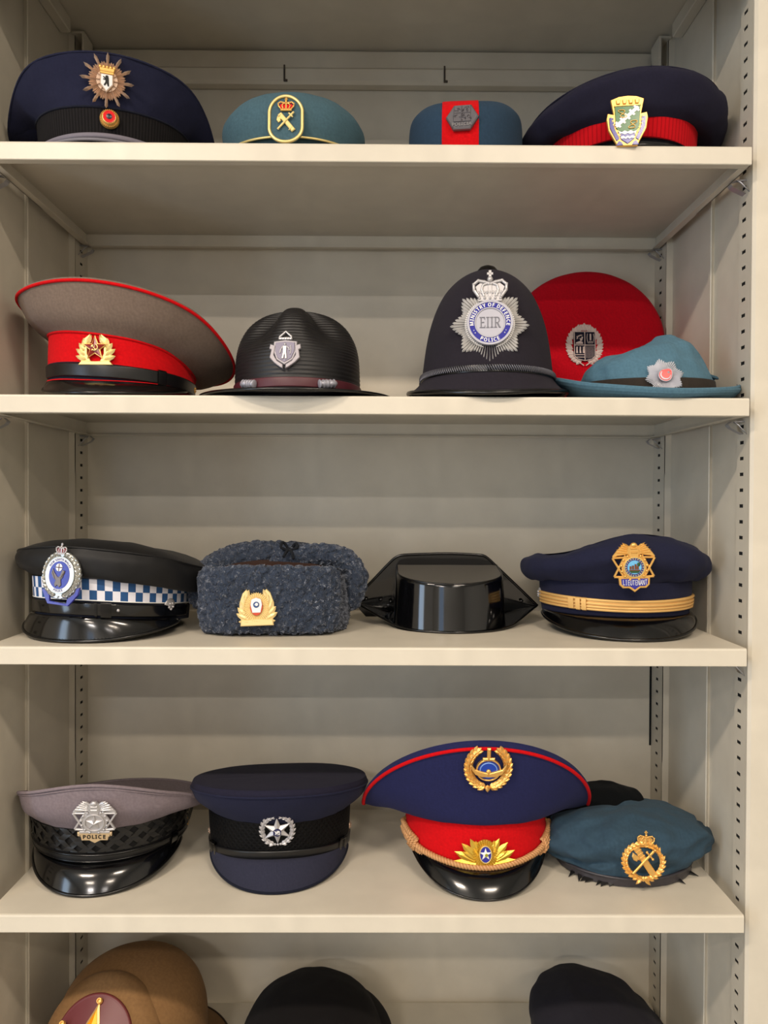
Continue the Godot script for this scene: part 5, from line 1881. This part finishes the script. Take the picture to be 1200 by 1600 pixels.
func cord_into(g: G, path: PackedVector3Array, r: float, pitch: float, strands := 2) -> void:   # twisted cord
	var l := 0.0
	for k in strands:
		var p := PackedVector3Array()
		l = 0.0
		for i in path.size():
			var t := (path[mini(i + 1, path.size() - 1)] - path[maxi(i - 1, 0)]).normalized()
			if i > 0:
				l += path[i].distance_to(path[i - 1])
			var o := Vector3.UP.cross(t).normalized()
			var u := t.cross(o)
			var a := TAU * (l / pitch + float(k) / strands)
			p.append(path[i] + (o * cos(a) + u * sin(a)) * r * 0.55)
		g.tube(p, r * 0.62, 6)

func tall_crown_cap() -> void:
	var h := cap_base("peaked_cap", "navy cap with a tall sweeping red-piped crown and twisted gold cord", 742, 1300, -188, 3, -1)
	var blue := cloth(Color(0.138, 0.150, 0.308))
	var b0 := [28.0, 36.0, 50.0, 30.0, 2.0, 30.0, 50.0, 36.0]
	var by := [95.0, 91.0, 82.0, 74.0, 68.0, 74.0, 82.0, 91.0]
	var B := [ring(114, 108, b0), ring(117, 110, b0.map(func(q): return q + 10.0)), ring(112, 106, by)]
	skin(h, "lower_band", M.red, B, 0, 1, 3)
	skin(h, "red_band", M.red, B, 1, 2, 8)
	var ry := []
	for i in 32:
		var a := absf(wrapf(TAU * i / 32, -PI, PI))
		ry.append(74.0 + 152.0 * pow(maxf(0.0, cos(a * 0.93)), 1.15) if a < 1.62 else lerpf(78.0, 72.0, smoothstep(1.62, 2.6, a)))
	var my := []
	var ly := []
	for i in 32:
		var y: float = ry[i]
		var w := per(by, TAU * i / 32)
		ly.append(lerpf(w, y, 0.10) - 3)
		my.append(lerpf(w, y, 0.5) - 4)
	var C := [ring(112, 106, by), ring(130, 118, ly), ring(163, 132, my), ring(187, 146, ry)]
	skin(h, "crown", blue, C, 0, 3, 22, 160, -PI, PI, 0, 0.8)
	pipe(h, "red_piping", M.red, C, 3, 2.9, -PI, PI, 0.4, 160)
	var R := [ring(187, 146, ry), ring(189, 147, ry.map(func(q): return q + 5.0)), ring(184, 142, ry.map(func(q): return q + 11.0))]
	skin(h, "crown_rim", blue, R, 0, 2, 6, 160)
	dome(h, "crown_top", blue, R, 2, 2, 14, 0, 160)
	visor(h, M.patent, M.trim, B, 0.0, 1.45, 116, 152, [4, 44], 11, 0, 1.6, 3.2, M.lining)
	# twisted cords with knots
	var cord := mat(Color(0.74, 0.55, 0.36), 0.6, 0.15)
	var g := G.new()
	for k in 2:
		cord_into(g, ring_path(B, 0.42 + 0.42 * k, 220, -1.42, 1.42, 5.5), 4.6, 10.0)
	cord_into(g, ring_path(B, 1.12, 60, -1.5, -0.98, 4.0), 4.2, 10.0)
	cord_into(g, ring_path(B, 1.12, 60, 0.98, 1.5, 4.0), 4.2, 10.0)
	part("twisted_cord", g, cord, h)
	g = G.new()
	for s: float in [-1.0, 1.0]:
		for k in 3:
			var th := s * (0.98 + k * 0.05)
			var p := PackedVector3Array()
			for i in 14:
				var t := lerpf(0.15, 1.22, i / 13.0)
				p.append(lp(B, th + 0.05 * (i / 13.0 - 0.5), t) + ln(B, th, t) * (5 + 5.5 * sin(i / 13.0 * PI)))
			cord_into(g, p, 3.4, 9.0)
	part("cord_knot", g, cord, h)
	button(h, "strap_button", M.gold, B, 1.5, 1.1, 6)
	button(h, "strap_button", M.gold, B, -1.5, 1.1, 6)
	# lower badge: oval star in a spray of leaves
	var F := on(B, 0.03, 1.34, 3.0, 1, 0)
	g = G.new()
	for s: float in [-1.0, 1.0]:
		for q in [[6, -17, 0.12, 42, 12, 0.0], [10, -14, 0.42, 40, 13, 0.6], [10, -10, 0.78, 36, 13, 1.0], [8, -6, 1.1, 32, 12, 1.4], [8, -20, -0.06, 26, 8, 0.8], [14, -10, 0.58, 24, 9, 2.0], [11, 2, 1.4, 18, 9, 2.0]]:
			g.leaf(s * q[0], q[1], q[2] if s > 0 else PI - q[2], q[3], q[4], q[5], 3.0)
	g.oval(0, 0, 18, 21, 0, 3, 1)
	for i in 32:
		var a := TAU * i / 32
		g.ray(0, 0, a, 8, 17 + 3 * absf(sin(a)), 0.7, 1.5, 2.6, 2.4)
	var b := part("leaf_badge", g, M.gold2, h, F, 190)
	g = G.new()
	g.oval(0, 0, 9, 12.4, 3, 5.6, 0.6)
	part("blue_oval", g, M.enamel_blue, b)
	g = G.new()
	g.hoop(0, 0, 8.4, 11.8, 9.8, 13.2, 3, 6.2)
	part("oval_rim", g, M.palegold, b)
	g = G.new()
	g.star(0, 0.5, 5, 9.5, 3.6, 5.6, 7.2)
	part("white_star", g, M.enamel_white, b)
	g = G.new()
	g.oval(1.0, -0.5, 2.4, 2.4, 6, 7.6, 0.4)
	part("star_centre", g, mat(Color(0.55, 0.55, 0.1), 0.3), b)
	# upper badge: wreath, blue disc, sword
	F = on(C, 0.02, 2.6, 3.0, 0, 0)
	g = G.new()
	for s: float in [-1.0, 1.0]:
		wreath(g, 0, 0, 29, 32, -90, -90 + s * 142, 11, 13, 8, 0, 3.0, 0.5)
		g.plate(poly([s * 8, -4, s * 20, 0, s * 27, 10, s * 25, 0, s * 20, -8, s * 10, -12, 0, -12, 0, -6]), 4, 7.5, 1.0)
	for i in 25:
		var a := deg_to_rad(lerpf(-230, 50, i / 24.0))
		g.ball(Vector3(cos(a) * 29, sin(a) * 32, 0), Vector3(3.4, 3.4, 2), 6)
	g.leaf(0, -28, -PI / 2, 12, 8, 1, 3)
	g.bar(0, 12, 0, 33, 5.4, 1, 5, 1.4)
	g.bar(-9, 15, 9, 15, 4.4, 1, 5, 1.4)
	g.hoop(0, -2, 16.5, 15.5, 18.5, 17.5, 0, 5)
	g.ball(Vector3(0, -4, 5), Vector3(4, 4, 3), 10)
	b = part("wreath_badge", g, M.gold, h, F)
	g = G.new()
	g.oval(0, -2, 17, 16, 0, 3.4, 0.4)
	part("blue_disc", g, mat(Color(0.14, 0.20, 0.50), 0.2), b)
	g = G.new()
	g.oval(0, -2, 12, 11, 2, 4.2, 0.4)
	part("bright_blue_disc", g, mat(Color(0.04, 0.22, 0.62), 0.15), b)
	g = G.new()
	g.hoop(0, -2, 11.8, 10.8, 13.2, 12.2, 3, 4.8)
	part("disc_ring", g, mat(Color(0.45, 0.60, 0.85), 0.3), b)

func green_beret() -> void:
	var h := cap_base("beret", "dark teal green beret with a golden wreath badge and frayed leather hem", 972, 1330, -168, 3, 2, "beret")
	teal()
	var felt: Material = M.beret_green
	var C := [ring(108, 90, [2, 2, 2, 2, 2, 3, 5, 3]), ring(109, 92, [15, 17, 18, 18, 18, 18, 17, 15]), ring(118, 95, [28, 26, 24, 30, 34, 30, 20, 22], [1.0, 1.0, 1.06, 1, 1, 1, 1.08, 0.98]), ring(135, 104, [52, 46, 40, 46, 50, 44, 32, 42], [1.0, 1.04, 1.06, 1.0, 1, 1.0, 1.06, 1.0]), ring(134, 102, [76, 70, 56, 60, 64, 60, 48, 64], [0.98, 1.04, 1.06, 1, 1, 1, 1.0, 0.96]), ring(104, 84, [94, 88, 78, 76, 76, 76, 74, 84]), ring(60, 50, [101, 96, 92, 84, 82, 82, 88, 94]), ring(0.5, 0.5, 95)]
	var g := G.new()
	var rows := skin_rows(C, 1, 7, 44, 160)
	for j in rows.size():   # the folds of the soft crown
		for i in rows[j].size():
			var p: Vector3 = rows[j][i]
			var f := wob.get_noise_3dv(p * Vector3(0.012, 0.024, 0.014)) * 15.0
			f -= 9.0 * exp(-pow((p.y - 34 - (p.x + 70) * 0.10) / 6.0, 2)) * smoothstep(-20, -75, p.x) * smoothstep(0, 40, p.z)   # crease on the left
			f -= 8.0 * exp(-pow((p.y - 30) / 6.0, 2)) * smoothstep(60, 100, p.x)
			rows[j][i] = p + Vector3(p.x, 20, p.z).normalized() * f * (0.2 + 0.8 * smoothstep(10, 30, p.y))
	g.grid(rows, true)
	part("crown", g, felt, h)
	g = G.new()   # the half of the crown that is folded over behind
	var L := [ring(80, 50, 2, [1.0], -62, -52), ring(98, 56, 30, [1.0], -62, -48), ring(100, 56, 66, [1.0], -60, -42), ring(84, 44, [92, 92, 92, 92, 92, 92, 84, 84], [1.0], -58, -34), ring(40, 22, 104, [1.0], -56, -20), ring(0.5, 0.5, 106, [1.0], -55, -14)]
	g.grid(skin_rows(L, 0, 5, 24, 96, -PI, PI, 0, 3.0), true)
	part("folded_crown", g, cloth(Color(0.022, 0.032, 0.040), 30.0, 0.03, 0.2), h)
	var hide := mat(Color(0.19, 0.18, 0.20), 0.4, 0.0, 0.5)
	skin(h, "leather_hem", hide, C, 0, 1, 6, 128, -PI, PI, 1.5, 1.2, 0.06)
	pipe(h, "hem_piping", hide, C, 1, 2.2, -PI, PI, 1.2)
	var rng := RandomNumberGenerator.new()
	rng.seed = 21
	g = G.new()
	for th in [-1.05, -0.92, -0.80, -0.74, -0.60, -0.53, -0.44, 0.62, 0.98]:   # torn scraps of lining
		var p := lp(C, th, 0.1) + ln(C, th, 0.1) * 2
		var o := ln(C, th, 0.1)
		var s := Vector3(o.z, 0, -o.x)
		var l := rng.randf_range(5, 13) * (1.0 if absf(th) > 0.44 else 0.5)
		var w := rng.randf_range(2.5, 5)
		var q := p + o * l + s * rng.randf_range(-7, 7)
		q.y = rng.randf_range(0.5, 2.5)
		g.tri(p + s * w + Vector3(0, 2, 0), q, p - s * w + Vector3(0, 2, 0), Vector3.UP)
		g.quad(p + s * w + Vector3(0, 2, 0), q, q - Vector3(0, 0.8, 0), p + s * w, s)
		g.quad(p - s * w + Vector3(0, 2, 0), q, q - Vector3(0, 0.8, 0), p - s * w, -s)
	part("frayed_lining", g, mat(Color(0.03, 0.026, 0.028), 0.6), h)
	var F := Transform3D(Basis(Vector3.RIGHT, deg_to_rad(-8)) * Basis(Vector3.BACK, deg_to_rad(-5)), Vector3(-4, 50, 104))
	g = G.new()
	for i in 44:
		var a := TAU * i / 44
		g.ball(Vector3(cos(a) * 29, sin(a) * 25 - 2, 1), Vector3(4.2, 4.2, 2.6), 8)
	wreath(g, 0, -2, 29, 25, -80, 80, 12, 9, 5, 2, 2.0, 0.6)
	wreath(g, 0, -2, 29, 25, 260, 100, 12, 9, 5, 2, 2.0, 0.6)
	for s: float in [-1.0, 1.0]:
		g.leaf(s * 1, -26, -PI / 2 + s * 0.85, 14, 6, 2, 2.6)
		g.leaf(s * 2, -27, PI / 2 - s * 1.1, 9, 5, 2, 2.6)
	var b := part("wreath_badge", g, M.gold, h, F, 260)
	g = G.new()
	crown_body(g, 1, 21, 27, 22, 1)
	crown_relief(g, 1, 21, 27, 22, 1)
	part("crown", g, M.gold, b)
	g = G.new()
	g.bar(-14, 18, 16, -21, 10, 0, 4.0, 1.6)
	for k in 5:
		var c := Vector2(-13 + k * 3, 17 - k * 3.9)
		g.bar(c.x - 4, c.y - 3.1, c.x + 4, c.y + 3.1, 1.2, 3.6, 4.8, 0.4)
	g.plate(poly([-8, 5, -14, 8, -18, 10, -19, 4, -16, -1, -11, -3, -10, 0, -7, -1]), 0, 3.4, 1.0)
	part("axe_bundle", g, M.gold, b)
	g = G.new()
	g.bar(-18, -20, 13, 15, 3.4, 4.0, 7.0, 1.0)
	g.bar(3, 12, 11, 4, 2.4, 4.2, 7.2, 0.8)
	g.ball(Vector3(2.4, 12.6, 5.6), Vector3.ONE * 2.2, 8)
	g.ball(Vector3(11.6, 3.4, 5.6), Vector3.ONE * 2.2, 8)
	g.ball(Vector3(14.5, 16.5, 5.6), Vector3.ONE * 2.4, 8)
	part("sword", g, M.gold, b)

# ---- row 5, cut off by the lower edge of the photograph
func tan_helmet() -> void:
	var h := cap_base("sun_helmet", "tan cloth covered helmet with a maroon disc and gold star", 208, 1600, -196, 4, -10, "helmet")
	var tan := cloth(Color(0.509, 0.384, 0.250), 30.0, 0.012, 0.2)
	var C := [ring(122, 134, 40), ring(121, 133, 86), ring(117, 128, 116), ring(106, 114, 146), ring(84, 90, 172), ring(52, 56, 189), ring(20, 22, 196), ring(0.5, 0.5, 197)]
	skin(h, "dome", tan, C, 0, 7, 36, 128)
	var Br := [ring(160, 186, [4, 14, 4, 14]), ring(140, 160, [24, 28, 24, 28]), ring(122, 134, 42)]
	skin(h, "brim", tan, Br, 0, 2, 10)
	pipe(h, "brim_edge", mat(Color(0.16, 0.10, 0.05), 0.6), Br, 0, 2.4)
	var F := Transform3D(Basis(Vector3.RIGHT, deg_to_rad(-43)), Vector3(-6, 142, 127))
	var maroon := mat(Color(0.37, 0.14, 0.15), 0.45)
	var g := G.new()
	var rows := []
	for q in [[104, -74], [103, -40], [99, -22], [92, -11], [80, -5], [62, -2], [30, 0], [0, 0]]:   # the padded front under the disc
		var row := PackedVector3Array()
		for i in 64:
			row.append(Vector3(cos(TAU * i / 64) * q[0], sin(TAU * i / 64) * q[0], q[1] - pow(cos(TAU * i / 64) * q[0], 2) / 420.0))
		rows.append(row)
	g.grid(rows, true)
	part("front_panel", g, tan, h, F)
	g = G.new()
	rows = []
	for q in [[64, -14], [63.5, -1], [62, 1.2], [59, 1.8], [57.5, 0.4], [30, 2.4], [0, 3]]:
		var row := PackedVector3Array()
		for i in 64:
			row.append(Vector3(cos(TAU * i / 64) * q[0], sin(TAU * i / 64) * q[0], q[1] - pow(cos(TAU * i / 64) * q[0], 2) / 420.0))
		rows.append(row)
	g.grid(rows, true)
	var b := part("maroon_disc", g, maroon, h, F)
	g = G.new()
	g.star(0, 0, 5, 50, 21, 3.0, 8.0)
	part("star_edge", g, mat(Color(0.85, 0.70, 0.45), 0.35, 0.6), b)
	g = G.new()
	g.star(0, 0, 5, 40, 17, 5.2, 9.4)
	part("gold_star", g, mat(Color(0.95, 0.60, 0.05), 0.3, 0.3), b)
	g = G.new()
	for i in 5:
		var a := PI / 2 + TAU * i / 5
		g.ball(Vector3(cos(a) * 51, sin(a) * 51, 3.5), Vector3(5, 5, 4), 12)
		g.hoop(cos(a) * 51, sin(a) * 51, 2.4, 2.4, 4, 4, 6, 8)
	part("star_knobs", g, M.gold, b)

func bowler() -> void:
	var h := cap_base("felt_hat", "round black felt hat on the lowest shelf beside the sun helmet", 489, 1600, -196, 4, 0, "hat")
	var felt := cloth(Color(0.075, 0.066, 0.068), 40.0, 0.03, 0.2)
	var C := [ring(122, 132, 20), ring(120, 128, 60), ring(112, 116, 88), ring(96, 98, 116), ring(68, 70, 136), ring(34, 35, 146), ring(0.5, 0.5, 148)]
	skin(h, "crown", felt, C, 0, 6, 30, 96, -PI, PI, 0, 2)
	var Br := [ring(148, 160, [4, 12, 4, 8]), ring(136, 146, [8, 14, 10, 12]), ring(121, 131, 24)]
	skin(h, "brim", felt, Br, 0, 2, 8)
	pipe(h, "brim_binding", M.trim, Br, 0, 2.6)
	strap(h, "hat_band", M.leather, C, 0.5, 24, 2, -PI, PI)
	var L := [ring(56, 70, 20, [1.0], -30, 84), ring(58, 70, 60, [1.0], -30, 74), ring(46, 58, 92, [1.0], -30, 62), ring(24, 30, 108, [1.0], -30, 52), ring(0.5, 0.5, 112, [1.0], -30, 46)]
	skin(h, "turned_up_side", felt, L, 0, 4, 18, 64)
	var g := G.new()
	g.tube(smooth_path([Vector3(112, 44, 60), Vector3(108, 70, 56), Vector3(98, 94, 48)], 14), 1.2, 6)
	part("side_cord", g, M.silver, h)

func black_beret() -> void:
	var h := cap_base("beret", "black beret with a small white-ringed round badge, lowest shelf", 936, 1600, -190, 4, 8, "beret")
	var felt := cloth(Color(0.125, 0.12, 0.145), 36.0, 0.03, 0.25)
	var C := [ring(100, 92, 2), ring(102, 94, 30), ring(116, 106, [66, 50, 44, 56, 66, 78, 84, 76]), ring(118, 108, [96, 84, 70, 88, 106, 118, 116, 106]), ring(102, 96, [122, 108, 92, 110, 128, 140, 140, 132]), ring(66, 64, [142, 132, 124, 136, 146, 154, 156, 150]), ring(28, 28, [152, 150, 148, 150, 154, 158, 160, 156]), ring(0.5, 0.5, 157)]
	skin(h, "crown", felt, C, 1, 7, 36, 128, -PI, PI, 0, 5.0, 0.014)
	skin(h, "leather_hem", M.leather, C, 0, 1, 4)
	var g := G.new()
	g.tube(smooth_path([Vector3(-100, 96, 58), Vector3(-88, 84, 72), Vector3(-70, 66, 86)], 14), 1.0, 6)
	part("seam", g, felt, h)
	var F := on(C, 0.30, 3.05, 3.0, 0, 0)
	g = G.new()
	g.oval(0, 0, 16, 17, -3, 1.5, 0.5)
	var b := part("round_badge", g, M.enamel_black, h, F)
	g = G.new()
	g.hoop(0, 0, 14, 15, 16, 17, 0, 3)
	part("white_ring", g, M.enamel_white, b)
	g = G.new()
	crown_relief(g, 0, -8, 17, 17, 1.5)
	part("gold_emblem", g, M.gold, b)

func _ready() -> void:
	make_camera_and_light()
	make_materials()
	make_room()
	make_cabinet()
	star_cap()
	oval_badge_hat()
	striped_cap()
	red_band_cap()
	red_banded_cap()
	straw_hat()
	helmet()
	red_beret()
	blue_brim_hat()
	checked_band_cap()
	fur_hat()
	patent_hat()
	gold_band_cap()
	lattice_band_cap()
	six_star_cap()
	tall_crown_cap()
	green_beret()
	tan_helmet()
	bowler()
	black_beret()
